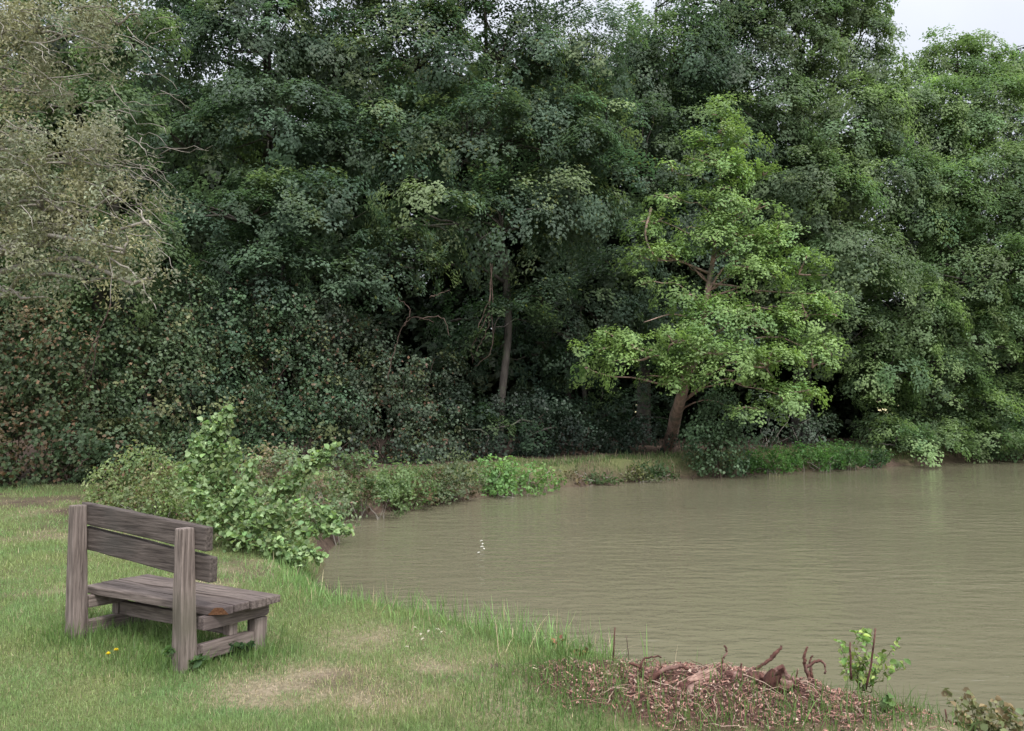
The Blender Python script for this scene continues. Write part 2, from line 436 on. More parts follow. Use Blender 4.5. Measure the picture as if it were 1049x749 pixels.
# 2 central maple with paler young sprays
b = base_at(-.35, 20.9)
tree('maple_tree', 'broad dark maple in the middle with pale young sprays and a thin trunk in shade', [b, b + [.08, 0, 1.6], b + [.25, -.1, 4], b + [-.2, 0, 8], b + [-.4, 0, 13]], [.11, .10, .10, .08, .03],
     LB([(425, 55, 20, 75, 58), (510, 45, 20.4, 75, 58), (590, 60, 21, 62, 55), (405, 145, 19.5, 62, 50), (480, 140, 19.9, 75, 52), (560, 140, 20.6, 66, 55),
         (440, 220, 19, 58, 42), (395, 265, 19.2, 52, 40), (515, 225, 20, 66, 46), (585, 215, 20.8, 58, 52), (555, 305, 20.8, 42, 22),
         (615, 140, 21.2, 50, 55), (430, -45, 20.3, 85, 58), (530, -55, 20.6, 85, 60), (480, -150, 20.6, 110, 70)]),
     (.096, .142, .092), alt=(.19, .24, .13), pa=.17, clump=.42, dens=1.75, per=78, leaf=.10, lalt=(.13, .15, .05), lpa=.04)
# 3 slim dark tree behind the bright alder
b = base_at(4.1, 25.2)
tree('ash_tree', 'slim dusky green tree standing behind the top of the bright alder', [b, b + [.1, 0, 4], b + [.3, 0, 9], b + [.5, 0, 14]], [.22, .17, .12, .04],
     LB([(645, 75, 24.2, 48, 58), (700, 60, 24.4, 58, 55), (655, 165, 23.4, 52, 60), (715, 150, 24.5, 62, 60), (760, 70, 25, 62, 60), (640, 265, 23.2, 52, 48),
         (695, 245, 24, 60, 55), (760, 200, 25, 60, 65), (745, -10, 25, 60, 45), (790, -60, 25.5, 70, 50), (615, 320, 23, 45, 40), (700, 340, 24, 60, 45)]),
     (.096, .138, .092), alt=(.125, .175, .09), pa=.15, clump=.5, dens=1.5, per=75, leaf=.11)
# 4 grey green oak
b = base_at(9.6, 26.6)
tree('oak_tree', 'big grey green oak just right of the bright alder, its crown against the sky', [b, b + [0, 0, 3], b + [-.2, -.2, 7], b + [.1, 0, 13]], [.35, .28, .2, .06],
     LB([(805, 35, 25, 70, 62), (868, 45, 25.2, 48, 60), (785, 125, 24.6, 65, 55), (855, 125, 25, 68, 52), (825, 205, 24.2, 70, 50), (895, 195, 24.8, 62, 50),
         (875, 275, 23.8, 64, 50), (815, 290, 24.6, 52, 42), (865, 345, 23.8, 45, 40), (800, -45, 25.2, 80, 55), (862, -25, 25.3, 40, 45), (800, -120, 25.5, 70, 50), (900, 120, 25.5, 40, 45), (902, 75, 25.6, 30, 32)]),
     (.13, .18, .10), alt=(.17, .225, .11), pa=.25, clump=.44, dens=1.9, per=78, leaf=.105)
# 5 alder at the right edge hanging to the water
b = base_at(14.3, 27.2)
tree('alder_tree', 'wide green alder at the right edge whose boughs droop down to the water', [b, b + [.1, 0, 3], b + [.4, -.1, 7], b + [.5, 0, 11.5]], [.3, .24, .17, .05],
     LB([(960, 125, 26, 52, 48), (1020, 120, 26, 55, 50), (985, 68, 26.6, 38, 28), (1035, 72, 26.6, 30, 26), (945, 82, 26.6, 26, 26), (1005, 48, 26.8, 18, 16), (962, 52, 26.8, 13, 16), (930, 120, 26.2, 30, 30), (975, 232, 25.6, 34, 44), (968, 160, 26, 34, 30), (990, 140, 26.3, 26, 26), (945, 205, 25, 58, 46), (1015, 200, 25, 64, 50), (1000, 280, 24.6, 72, 50), (930, 325, 24, 56, 45),
         (1045, 340, 24.8, 60, 50), (960, 395, 24.2, 52, 42), (1020, 420, 25, 56, 32), (900, 385, 23.6, 36, 40), (935, 440, 24, 38, 22), (990, 440, 24.8, 40, 20),
         (1095, 200, 25.5, 70, 90), (1100, 380, 25.5, 65, 60), (1140, 290, 26, 60, 80), (905, 440, 23.6, 26, 20), (915, 452, 22.9, 26, 18), (952, 456, 23.3, 32, 18), (1000, 455, 24, 36, 18), (1048, 450, 24.6, 40, 20), (1000, 345, 24.3, 50, 36)]),
     (.135, .195, .095), alt=(.18, .25, .105), pa=.25, clump=.42, dens=2.1, per=76, leaf=.095, up=.75)
# 6 dark top at the far right behind it
b = base_at(20.5, 33)
tree('dark_tree', 'dark tree top peeping over the alder at the top right corner', [b, b + [0, 0, 5], b + [.2, 0, 12]], [.3, .2, .06],
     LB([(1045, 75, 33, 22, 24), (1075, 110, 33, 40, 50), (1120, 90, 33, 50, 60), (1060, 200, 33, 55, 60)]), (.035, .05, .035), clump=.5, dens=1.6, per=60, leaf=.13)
# 7 fresh green oak behind the willow
b = base_at(-8.8, 16.6)
tree('young_oak_tree', 'fresh green oak boughs above and behind the grey willow at top left', [b, b + [.2, 0, 3], b + [.6, -.1, 6], b + [.6, 0, 9]], [.2, .16, .1, .04],
     LB([(60, 25, 16, 60, 45), (130, 45, 15.5, 48, 40), (45, 105, 15.5, 55, 40), (110, 110, 15.3, 46, 36), (20, -40, 16, 80, 50), (110, -40, 16, 65, 45), (-50, 60, 16, 60, 60), (120, 165, 15.8, 36, 30), (40, 190, 16, 60, 40), (105, 285, 16.4, 55, 40), (40, 285, 16.4, 50, 40), (-30, 260, 16.4, 60, 60), (140, 240, 16.4, 36, 40)]),
     (.11, .16, .08), alt=(.155, .215, .10), pa=.25, clump=.34, dens=2.6, per=64, leaf=.085)
# 8 grey willow reaching in from the left
b = base_at(-9.4, 12.9)
def willow_bare(tk):
    for P in ([(-20, 160, 12), (35, 195, 11.4), (75, 225, 11), (110, 262, 10.7), (112, 310, 10.6)], [(110, 262, 10.7), (140, 285, 10.5), (160, 318, 10.4)],
              [(-20, 175, 12), (50, 180, 11.3), (110, 195, 10.8), (165, 245, 10.5)], [(-30, 120, 12), (40, 150, 11.5), (95, 165, 11), (150, 172, 10.7)],
              [(-20, 210, 12), (30, 240, 11.5), (70, 265, 11), (90, 300, 10.8)], [(-20, 60, 12), (40, 75, 11.5), (90, 70, 11.2)], [(-20, 20, 12), (30, 40, 11.5), (80, 25, 11.2)],
              [(40, 200, 11.2), (90, 232, 10.8), (150, 240, 10.5)], [(30, 230, 11.2), (60, 205, 11), (120, 222, 10.6)]):
        p = curve([at(*q) for q in P], 5); tube(tk, p + rng.normal(0, .012, p.shape), np.linspace(.016, .005, len(p)), 5)
    for k in range(150):
        q = at(rng.uniform(-30, 160), rng.uniform(0, 300), rng.uniform(10.4, 11.6))
        if q[2] < at(0, 120 + 190 * (q[0] + 9) / 9, 11)[2] - .9: continue
        tube(tk, wig(q, q + [rng.uniform(.2, .8), rng.uniform(-.4, .2), rng.uniform(-.5, .15)], .05, .14, 6), np.linspace(.008, .003, 6), 3)
tree('willow_tree', 'pale grey green willow with bare twigs, overhanging from the left edge', [b, b + [.1, 0, 1.6], b + [.5, -.3, 3.4], b + [.9, -.6, 6]], [.18, .15, .1, .04],
     LB([(10, 150, 11.6, 50, 30), (70, 160, 11.2, 45, 26), (40, 205, 11.3, 55, 28), (110, 200, 10.8, 40, 24), (150, 225, 10.6, 24, 20), (70, 245, 11, 46, 22), (15, 255, 11.3, 40, 26),
         (125, 255, 10.6, 26, 14), (5, 80, 11.8, 45, 40), (30, 20, 11.8, 55, 35), (-30, 200, 11.8, 50, 60), (-40, 60, 12, 60, 70), (95, 150, 10.9, 36, 20), (150, 285, 10.5, 14, 12), (20, 300, 11.4, 44, 22), (85, 285, 11, 36, 18), (115, 15, 12, 30, 20)]),
     (.235, .25, .165), alt=(.28, .275, .165), pa=.3, clump=.28, dens=3.8, per=78, leaf=.064, aspect=.42, lm=M_soft, bark=M_twig, extra=willow_bare, up=.3, outw=.6, flat=.3, nj=.8, droopc=.2)
# 9 bright leaning alder on the far bank
b = spot(683, 462)
spn = [b - [0, 0, .1], at(698, 405, 20.3), at(718, 340, 20.3), at(727, 290, 20.3), at(735, 240, 20.3), at(739, 185, 20.3), at(742, 115, 20.3)]
def alder_bare(tk):
    for P in ([(668, 212, 19.9), (662, 240, 19.8), (672, 262, 19.7), (690, 268, 19.9)], [(727, 290, 20.3), (755, 293, 19.8), (780, 300, 19.3)], [(724, 305, 20.3), (750, 297, 20), (768, 290, 19.8)],
              [(735, 240, 20.3), (760, 222, 20), (790, 208, 19.8)], [(732, 250, 20.3), (745, 215, 20.3), (738, 195, 20.2)], [(720, 330, 20.3), (690, 322, 19.8), (660, 330, 19.3)],
              [(725, 300, 20.3), (745, 272, 20.1), (775, 262, 19.9)], [(728, 280, 20.3), (705, 270, 20), (680, 262, 19.8)]):
        p = curve([at(*q) for q in P], 5); tube(tk, p, np.linspace(.036, .009, len(p)), 6)
tree('alder_tree', 'bright yellow green alder leaning out from the far bank on a bare reddish trunk', spn, [.18, .14, .105, .07, .042, .025, .010],
     LB([(742, 116, 20.2, 30, 15), (716, 140, 20, 18, 12), (768, 143, 20.2, 20, 13), (738, 164, 19.9, 38, 12), (698, 203, 19.9, 34, 9), (768, 216, 19.9, 36, 13), (722, 232, 19.8, 20, 7),
         (658, 288, 19.6, 18, 14), (694, 262, 19.8, 28, 12), (742, 258, 19.8, 30, 16), (796, 245, 19.9, 32, 20), (700, 300, 19.6, 24, 12), (775, 272, 19.6, 34, 18), (818, 275, 19.8, 30, 22),
         (612, 358, 18.9, 26, 9), (642, 350, 19, 34, 13), (690, 348, 18.8, 40, 13), (660, 366, 18.8, 34, 9), (740, 318, 19.4, 34, 16), (780, 330, 19.2, 36, 20), (828, 320, 19.5, 32, 20), (850, 300, 19.8, 16, 12),
         (735, 360, 18.7, 38, 13), (728, 382, 18.9, 24, 7), (712, 338, 19.4, 28, 13), (705, 372, 19.0, 30, 9), (738, 130, 19.9, 24, 9), (740, 168, 19.7, 28, 9), (745, 204, 19.6, 22, 7), (730, 222, 19.7, 16, 6), (690, 172, 20, 14, 8), (784, 176, 20, 14, 8), (742, 190, 19.9, 22, 8), (672, 226, 20, 20, 7), (760, 240, 19.6, 24, 9), (858, 322, 19.6, 12, 9), (600, 376, 18.8, 12, 5), (680, 386, 19.2, 22, 5), (708, 350, 19.2, 26, 12), (712, 368, 19.1, 24, 8), (700, 388, 19.0, 26, 5), (736, 240, 19.6, 22, 8), (785, 372, 18.8, 42, 18), (832, 372, 19.2, 30, 20), (800, 405, 18.8, 40, 14), (775, 418, 19, 24, 8), (845, 352, 19.4, 22, 18), (830, 402, 19.2, 24, 12), (655, 262, 19.8, 14, 9)]),
     (.17, .262, .095), alt=(.215, .315, .11), pa=.3, clump=.25, dens=3.7, per=34, leaf=.088, up=.95, outw=.65, lm=M_bright, bark=M_barkr, extra=alder_bare, lt=.4, cv=.13, hue=.05, flat=.2)
# 10 understorey hazel in the shade
b = base_at(2.2, 23)
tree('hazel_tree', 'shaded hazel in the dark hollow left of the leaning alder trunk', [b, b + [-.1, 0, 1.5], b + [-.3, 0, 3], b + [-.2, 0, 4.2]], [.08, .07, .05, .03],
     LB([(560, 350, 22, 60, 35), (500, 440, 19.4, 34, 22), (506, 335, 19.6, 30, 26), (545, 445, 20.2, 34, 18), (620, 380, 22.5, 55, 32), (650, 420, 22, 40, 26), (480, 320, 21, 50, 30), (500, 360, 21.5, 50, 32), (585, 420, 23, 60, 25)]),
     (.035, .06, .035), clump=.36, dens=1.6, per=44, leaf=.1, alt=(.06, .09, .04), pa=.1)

# far-off wood behind the first row, one mass
mb = MB(); WL = []
for k in range(780):
    x = rng.uniform(-30, 36); y = rng.uniform(29, 37); z = rng.uniform(.3, 14 if x < 9 else 10.5) if k > 340 else rng.uniform(.2, 4)
    if abs(x / y - (906 - 524.5) / F) < .035 and .2 < z < 3.2: continue
    if x > 15 and z > 8.6: continue
    WL.append((np.array([x, y, z]), np.array([1.5, 1.1, 1.1]) * rng.uniform(.8, 1.3)))
for k in range(170):
    WL.append((np.array([rng.uniform(-30, 9), rng.uniform(28, 34), rng.uniform(4, 13)]), np.array([1.6, 1.1, 1.2])))
fill(mb, WL, (.034, .05, .028), clump=.6, dens=1.3, per=34, leaf=.29, back=.6, alt=(.06, .08, .04), pa=.1, floor=.05)
for k in range(60):
    x = rng.uniform(-30, 36); y = rng.uniform(27, 36); tube(mb, wig([x, y, -.2], [x + rng.normal(0, .5), y, 9], 0, .04, 8), np.linspace(.17, .07, 8), 6, (.05, .042, .036))
tag(mb.build('woods', M_leaf), 'dark wood behind the pond trees', 'woods', kind='stuff')

# ------------------------------------------------------------------ ivy bank and brambles
def bush(name, label, cat, lobes, base, group=None, lm=None, stems=10, sbase=None, smat=None, part='foliage', sr=.012, **kw):
    c = np.mean([q[0] for q in lobes], 0)
    o = np.array([c[0], c[1], H(c[0], c[1])]) if sbase is None else np.asarray(sbase)
    root = empty(name, o, label, cat, group)
    fb = MB(); sb = MB()
    fill(fb, lobes, base, **kw)
    for c, r in lobes:
        for k in range(max(1, stems // len(lobes))):
            q = c + unit(rng.normal(size=3)) * r * .8
            gx = c[0] + rng.normal(0, r[0] * .3); gy = c[1] + rng.normal(0, r[1] * .3)
            tube(sb, wig([gx, gy, max(H(gx, gy), WATER - .1) - .04], q, .05, .14, 7), np.linspace(sr, sr * .35, 7), 4)
    fb.build(part, lm or M_leaf, root, o); sb.build('stems', smat or M_twig, root, o)
    return root
IVY = dict(clump=.32, dens=4.6, per=72, leaf=.076, up=.4, outw=.85, flat=.25, aspect=.85, inner=.1, back=.2, ndroop=1.2, nj=.45, floor=-.02, sr=.016)
def wall_lobes(x0, x1, top0, top1, dx=34):
    L = []
    for px in np.arange(x0, x1, dx):
        t = (px - x0) / (x1 - x0); top = top0 + (top1 - top0) * t
        xw = (px - 524.5) / F * 16.5; d0 = float(hedge_y(xw * 1.05))
        bot = YH + F * CH / d0
        k = 0
        yy = bot - 14
        while yy > top:
            d = d0 + .5 + .33 * k + rng.normal(0, .25)
            L.append(lobe_px(px + rng.normal(0, 9), yy, d, rng.uniform(26, 38), rng.uniform(20, 30)))
            yy -= rng.uniform(24, 34); k += 1
    return L
GI = 'ivy and bramble thickets along the left bank'
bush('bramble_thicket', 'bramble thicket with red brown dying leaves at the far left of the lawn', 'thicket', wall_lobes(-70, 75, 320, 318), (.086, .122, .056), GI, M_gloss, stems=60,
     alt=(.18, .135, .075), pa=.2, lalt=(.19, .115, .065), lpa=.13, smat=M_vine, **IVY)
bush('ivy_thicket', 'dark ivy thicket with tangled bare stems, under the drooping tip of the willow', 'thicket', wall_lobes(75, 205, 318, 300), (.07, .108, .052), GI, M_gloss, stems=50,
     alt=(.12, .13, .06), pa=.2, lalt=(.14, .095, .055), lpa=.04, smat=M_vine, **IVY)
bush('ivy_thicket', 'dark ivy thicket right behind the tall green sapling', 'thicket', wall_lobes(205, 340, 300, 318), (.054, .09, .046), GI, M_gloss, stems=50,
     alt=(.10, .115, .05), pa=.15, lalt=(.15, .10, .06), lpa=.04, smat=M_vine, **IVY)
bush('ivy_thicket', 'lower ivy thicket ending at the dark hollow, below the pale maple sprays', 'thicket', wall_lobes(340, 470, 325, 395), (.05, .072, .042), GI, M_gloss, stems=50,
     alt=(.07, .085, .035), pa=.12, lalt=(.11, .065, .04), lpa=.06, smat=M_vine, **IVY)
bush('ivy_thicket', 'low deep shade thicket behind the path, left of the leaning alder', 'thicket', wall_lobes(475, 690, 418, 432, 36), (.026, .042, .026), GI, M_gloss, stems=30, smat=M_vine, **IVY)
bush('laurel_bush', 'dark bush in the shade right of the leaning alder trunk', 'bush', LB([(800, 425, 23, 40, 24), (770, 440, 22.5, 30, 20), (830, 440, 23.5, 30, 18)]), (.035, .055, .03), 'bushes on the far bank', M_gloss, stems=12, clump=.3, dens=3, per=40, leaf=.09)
bush('ivy_clump', 'rounded ivy clump spilling to the water at the foot of the leaning alder', 'ivy', LB([(734, 428, 20, 22, 24), (730, 458, 19.7, 26, 22), (750, 450, 19.8, 20, 28), (708, 484, 19.2, 16, 6), (738, 478, 19.7, 26, 10), (736, 408, 20.3, 14, 12)]),
     (.058, .095, .045), None, M_gloss, stems=14, smat=M_vine, **{**IVY, 'floor': None})

# ------------------------------------------------------------------ plants on the banks
GP = 'shrubs and herbs on the water edge'
SH = dict(clump=.15, dens=26, per=44, leaf=.05, up=.6, outw=.6, flat=.3, inner=.25, back=.5, nj=.7)
bush('bramble_bush', 'mixed green bramble bush behind the left post of the bench', 'bush', LB([(118, 498, 10.8, 28, 24), (150, 484, 10.9, 30, 26), (150, 518, 10.4, 40, 18), (188, 500, 10.5, 30, 30), (110, 520, 10.6, 22, 14), (205, 525, 10.2, 26, 18)]),
     (.21, .265, .125), GP, None, stems=30, alt=(.22, .2, .11), pa=.25, lalt=(.14, .08, .05), lpa=.06, **SH)
bush('bramble_bush', 'brownish bramble bush at the water, between tall sapling and pond', 'bush', LB([(275, 482, 11, 30, 26), (310, 492, 10.8, 34, 28), (300, 525, 10.5, 30, 14), (338, 512, 11, 22, 24), (262, 512, 10.6, 24, 18)]),
     (.195, .245, .14), GP, None, stems=30, alt=(.24, .19, .13), pa=.2, lalt=(.24, .16, .12), lpa=.05, **SH)
SG = {**SH, 'clump': .18, 'dens': 17, 'leaf': .065}
bush('bank_shrub', 'small round grey green shrub at the head of the inlet', 'shrub', LB([(366, 490, 13.2, 26, 24), (385, 506, 13.2, 20, 16), (350, 508, 13.0, 20, 18)]), (.165, .22, .11), GP, None, stems=12, alt=(.14, .1, .07), pa=.15, **SG)
bush('bank_shrub', 'light green shrub with reddish dead stalks, second from the inlet', 'shrub', LB([(415, 490, 14.4, 25, 18), (420, 506, 14.1, 22, 12), (402, 504, 14.1, 16, 13)]), (.17, .24, .105), GP, None, stems=14, smat=M_vine, alt=(.2, .15, .09), pa=.14, **SG)
bush('bank_shrub', 'low brownish shrub left of the bright leafy one', 'shrub', LB([(452, 494, 15.1, 25, 14), (472, 488, 15.4, 20, 20), (455, 506, 14.9, 22, 10)]), (.15, .18, .10), GP, None, stems=14, smat=M_vine, alt=(.17, .13, .085), pa=.18, **SG)
bush('bank_shrub', 'vivid green leafy shrub hanging over the far waterline', 'shrub', LB([(500, 480, 16.3, 18, 15), (525, 486, 16.4, 28, 16), (552, 488, 16.8, 20, 13), (520, 500, 16.1, 26, 9)]), (.16, .28, .095), GP, M_bright, stems=14,
     **{**SG, 'leaf': .085, 'cv': .15, 'clump': .22, 'dens': 8})
for px, py, d, rx, ry, nm, lab, bs in [(585, 491, 18.2, 18, 6, 'bank_herb', 'tawny tuft of dying herbs right of the vivid green shrub', (.15, .12, .065)),
                                      (612, 493, 18.4, 18, 6, 'bank_herb', 'dull green herbs on the far bank, left end of the path edge', (0.0945, 0.135, 0.0607)),
                                      (648, 490, 18.9, 22, 6, 'bank_herb', 'mixed green and tan herbs just left of the ivy clump', (0.1215, 0.135, 0.0675)),
                                      (672, 485, 19.3, 16, 9, 'bank_herb', 'dark green herbs touching the left side of the ivy clump', (0.0675, 0.108, 0.0473)),
                                      (780, 474, 20.9, 24, 10, 'bank_herb', 'fresh green nettles just right of the ivy clump', (0.0945, 0.189, 0.054)),
                                      (826, 470, 21.5, 24, 11, 'bank_herb', 'fresh green nettles below the dark bush, mid far bank', (0.0878, 0.1755, 0.054)),
                                      (856, 466, 22, 18, 12, 'bank_herb', 'tall green nettles before the shaded hollow on the right', (0.081, 0.1553, 0.054)),
                                      (890, 468, 22.6, 16, 9, 'bank_herb', 'dark low nettles under the hanging alder bough', (0.0607, 0.108, 0.0473))]:
    bush(nm, lab, 'herbs', LB([(px, py - 2, d - .15, rx * 1.2, ry * 1.3), (px + rx * .6, py + 3, d - .3, rx, ry), (px - rx * .6, py + 4, d - .3, rx, ry)]), bs, GP, None, stems=16, **{**SG, 'leaf': .075, 'clump': .2, 'dens': 8, 'up': .9})

# tall young alder sapling behind the bench, with big leaves
def sapling(name, label, cat, stemsP, base, leaf, n_per, lm, spread, group=None, smat=None, r0=.012, shape=1, alt=None, pa=0, aspect=.78):
    o = np.asarray(stemsP[0][0]); root = empty(name, o, label, cat, group)
    fb = MB(); sb = MB()
    for P in stemsP:
        p = curve(P, 8); p[1:] += rng.normal(0, .008, (len(p) - 1, 3))
        tube(sb, p, np.linspace(r0, r0 * .3, len(p)), 5)
        L = np.linalg.norm(np.diff(p, axis=0), axis=1).sum()
        n = int(L * n_per); t = np.sort(rng.beta(1.6, 1.1, n))
        q = np.stack([np.interp(t, np.linspace(0, 1, len(p)), p[:, k]) for k in range(3)], 1)
        dirs = unit(rng.normal(size=(n, 3)) * [1, 1, .6]); reach = spread * rng.uniform(.15, 1, n) * (1.15 - t * .9)
        c = q + dirs * reach[:, None]; c[:, 2] += .03
        for k in range(0, n, 5): tube(sb, wig(q[k], c[k], .05, .1, 4), np.linspace(r0 * .35, r0 * .15, 4), 3)
        nr = np.array([0, -.15, .8]) + dirs * .4 + rng.normal(size=(n, 3)) * .6
        ok = c[:, 2] > WATER + .05
        leaves(fb, c[ok], nr[ok], leaf * rng.uniform(.4, 1.4, ok.sum()), tints(base, n, .28, .08, alt, pa)[ok], aspect, .7, shape, .2)
    fb.build('foliage', lm, root, o); sb.build('stems', smat or M_stem, root, o)
    return root
def G(px, py, up=0.0): q = spot(px, py); return q + [0, 0, up]
b0 = np.array([-2.75, 8.9, H(-2.75, 8.9) - .03])
ST = []
for P in ([(222, 500, 8.9), (226, 425, 8.9)], [(210, 500, 8.8), (200, 450, 8.7)], [(228, 470, 8.9), (234, 418, 8.9)], [(215, 480, 8.9), (212, 436, 8.9)], [(305, 500, 8.5), (345, 458, 8.4)], [(235, 510, 8.8), (243, 455, 8.7)], [(250, 520, 8.7), (262, 470, 8.6)], [(215, 520, 8.6), (185, 480, 8.6)],
          [(280, 520, 8.6), (300, 490, 8.4), (335, 465, 8.4)], [(270, 540, 8.5), (310, 545, 8.2), (362, 545, 8.0)], [(262, 545, 8.4), (300, 565, 8.0), (330, 572, 7.9)], [(230, 540, 8.4), (240, 520, 8.2), (255, 500, 8.2)],
          [(245, 550, 8.2), (280, 560, 7.9), (310, 580, 7.8)], [(275, 530, 8.5), (320, 525, 8.2), (350, 540, 8.1)], [(225, 545, 8.4), (215, 530, 8.3), (205, 505, 8.2)], [(240, 550, 8.3), (262, 540, 8.1), (285, 520, 8.1)]):
    ST.append([b0 + [rng.normal(0, .12), rng.normal(0, .1), 0]] + [at(*q) for q in P])
sapling('alder_sapling', 'tall bright green sapling with large leaves between the bench and the pond', 'sapling', ST, (.17, .25, .105), .056, 250, M_bright, .30, alt=(.24, .32, .16), pa=.35)

# ------------------------------------------------------------------ grass
def lawn_points(n, dmin, dmax, pmin=-160, pmax=620):
    py_ = rng.uniform(F * CH / dmax, F * CH / dmin, n); d = F * CH / py_
    px = rng.uniform(pmin, pmax, n)
    return (px - 524.5) / F * d, d
def blades(mb, x, y, h, w, tint, lean=.5, two=False):
    n = len(x); z = height(x, y) - .004
    a = rng.uniform(0, 2 * np.pi, n); s_ = np.stack([np.cos(a), np.sin(a), 0 * a], 1)
    b = rng.uniform(0, 2 * np.pi, n); l = np.abs(rng.normal(0, lean, n)) * h
    t = np.stack([np.cos(b) * l, np.sin(b) * l, np.sqrt(np.maximum(h ** 2 - np.minimum(l, .95 * h) ** 2, (.25 * h) ** 2))], 1)
    p = np.stack([x, y, z], 1); w = w[:, None] if np.ndim(w) else w
    if not two:
        V = np.stack([p - s_ * w * .5, p + s_ * w * .5, p + t + s_ * w * .12, p + t - s_ * w * .12], 1)
        mb.add(V, np.arange(n * 4).reshape(n, 4), tint)
    else:
        m = p + t * .55; m[:, 2] += h * .12
        V = np.stack([p - s_ * w * .5, p + s_ * w * .5, m + s_ * w * .42, m - s_ * w * .42, p + t + s_ * w * .06, p + t - s_ * w * .06], 1)
        b_ = np.arange(n)[:, None] * 6
        mb.add(V, np.concatenate([b_ + [[0, 1, 2, 3]], b_ + [[3, 2, 4, 5]]]), np.concatenate([tint, tint]))
GREEN = np.array([.125, .23, .085]); STRAW = np.array([.36, .295, .20]); OLIVE = np.array([.24, .265, .115])
mb = MB()
x, y = lawn_points(330000, 3.2, 16)
ok = (lake_sd(x, y) > .12) & (y < hedge_y(x) - .3 + rng.normal(0, .5, len(x))) & (mound(x, y) < rng.uniform(.1, .5, len(x)))
ok &= rng.random(len(x)) > .8 * np.maximum(dry(x, y), worn(x, y))
x = x[ok]; y = y[ok]; n = len(x); dr = dry(x, y)
sel = rng.random(n)[:, None] < (dr[:, None] ** 1.5 * .9 + .03)
patch = fbm(x * 2.2, y * 2.2, 90)[:, None]
tn = np.where(sel, STRAW, GREEN * (1 - patch) + OLIVE * patch) * np.exp(rng.normal(0, .25, (n, 1)))
h = np.clip(.030 + .05 * (fbm(x * 1.7, y * 1.7, 21) - .35), .02, .09) * rng.uniform(.6, 1.4, n) * (1 - .55 * dr)
blades(mb, x, y, h * (1 + .03 * (y - 4)), .0032 + .0007 * (y - 3.5).clip(0), tn, .8)
# unmown fringe along the near shore
k = 90000
x = rng.uniform(-3.0, 1.4, k); y = rng.uniform(4.4, 9.6, k); sd = lake_sd(x, y)
fr = np.exp(-((sd - np.where(y > 6.9, .14, .40)) / .26) ** 2) * (.35 + .65 * vnoise(x * 2.5, y * 2.5, 71) ** 1.2) * (1 - np.clip((x - .35) / .35, 0, 1) * .96)
ok = (rng.random(k) < fr * np.where(y > 6.9, 1.0, .62)) & (sd > .0); x, y, sd = x[ok], y[ok], sd[ok]; n = len(x)
hh = rng.gamma(4, .032, n) * (.6 + .8 * np.exp(-((x - .0) / .9) ** 2)); hh = hh.clip(.04, .27)
sel = rng.random(n)[:, None] < .09
tn = np.where(sel, STRAW * 1.1, np.array([.165, .265, .095])) * np.exp(rng.normal(0, .25, (n, 1)))
blades(mb, x, y, hh, rng.uniform(.003, .0065, n), tn, .45, True)
# taller blades round the bench feet and through the chippings
for cx, cy, r, m in [(-1.98, 4.85, .12, 700), (-2.85, 5.3, .14, 800), (-2.3, 5.2, .3, 1200), (-1.6, 4.95, .15, 700), (1.35, 3.98, .10, 150), (.95, 3.88, .16, 260), (.55, 4.05, .2, 330), (.3, 4.3, .2, 350), (1.25, 3.8, .2, 250), (1.85, 3.9, .15, 420), (.25, 4.5, .2, 600), (.2, 4.0, .25, 700), (1.5, 3.75, .2, 300)]:
    x = rng.normal(cx, r, m); y = rng.normal(cy, r, m)
    blades(mb, x, y, rng.gamma(4, .02, m).clip(.03, .16), np.full(m, .004), np.array([.10, .165, .05]) * np.exp(rng.normal(0, .25, (m, 1))), .5, True)
tag(mb.build('grass', M_grass), 'short worn lawn grass with straw coloured patches', 'grass', kind='stuff')
# rough grass on the far bank
mb = MB(); k = 160000
x = rng.uniform(-4, 20, k); y = rng.uniform(12, 29, k); sd = lake_sd(x, y)
ok = (sd > .02) & (sd < 1.4 + rng.normal(0, .3, k)) & (vnoise(x * 1.2, y * 1.2, 93) > .22); x, y = x[ok], y[ok]; n = len(x)
blades(mb, x, y, rng.gamma(4, .022, n), np.full(n, .016), np.where(rng.random((n, 1)) < .25, STRAW * .7, np.array([.085, .13, .045])) * np.exp(rng.normal(0, .25, (n, 1))), .55)
tag(mb.build('bank_grass', M_grass), 'rough grass along the far bank', 'grass', kind='stuff')

# pale spiky tussock on the far bank
def tussock(px, py, label, hgt, m, col, name='grass_tussock', r=.12, w=.012):
    p = spot(px, py); root = empty(name, p, label, 'grass tuft', None)
    b_ = MB(); x = rng.normal(p[0], r, m); y = rng.normal(p[1], r, m)
    blades(b_, x, y, hgt * rng.uniform(.5, 1.15, m), np.full(m, w), np.asarray(col) * np.exp(rng.normal(0, .2, (m, 1))), .5, True)
    b_.build('blades', M_grass, root, p); return root
tussock(797, 470, 'pale spiky grass tussock among the nettles on the far bank', .5, 160, (.2, .2, .11), w=.018)

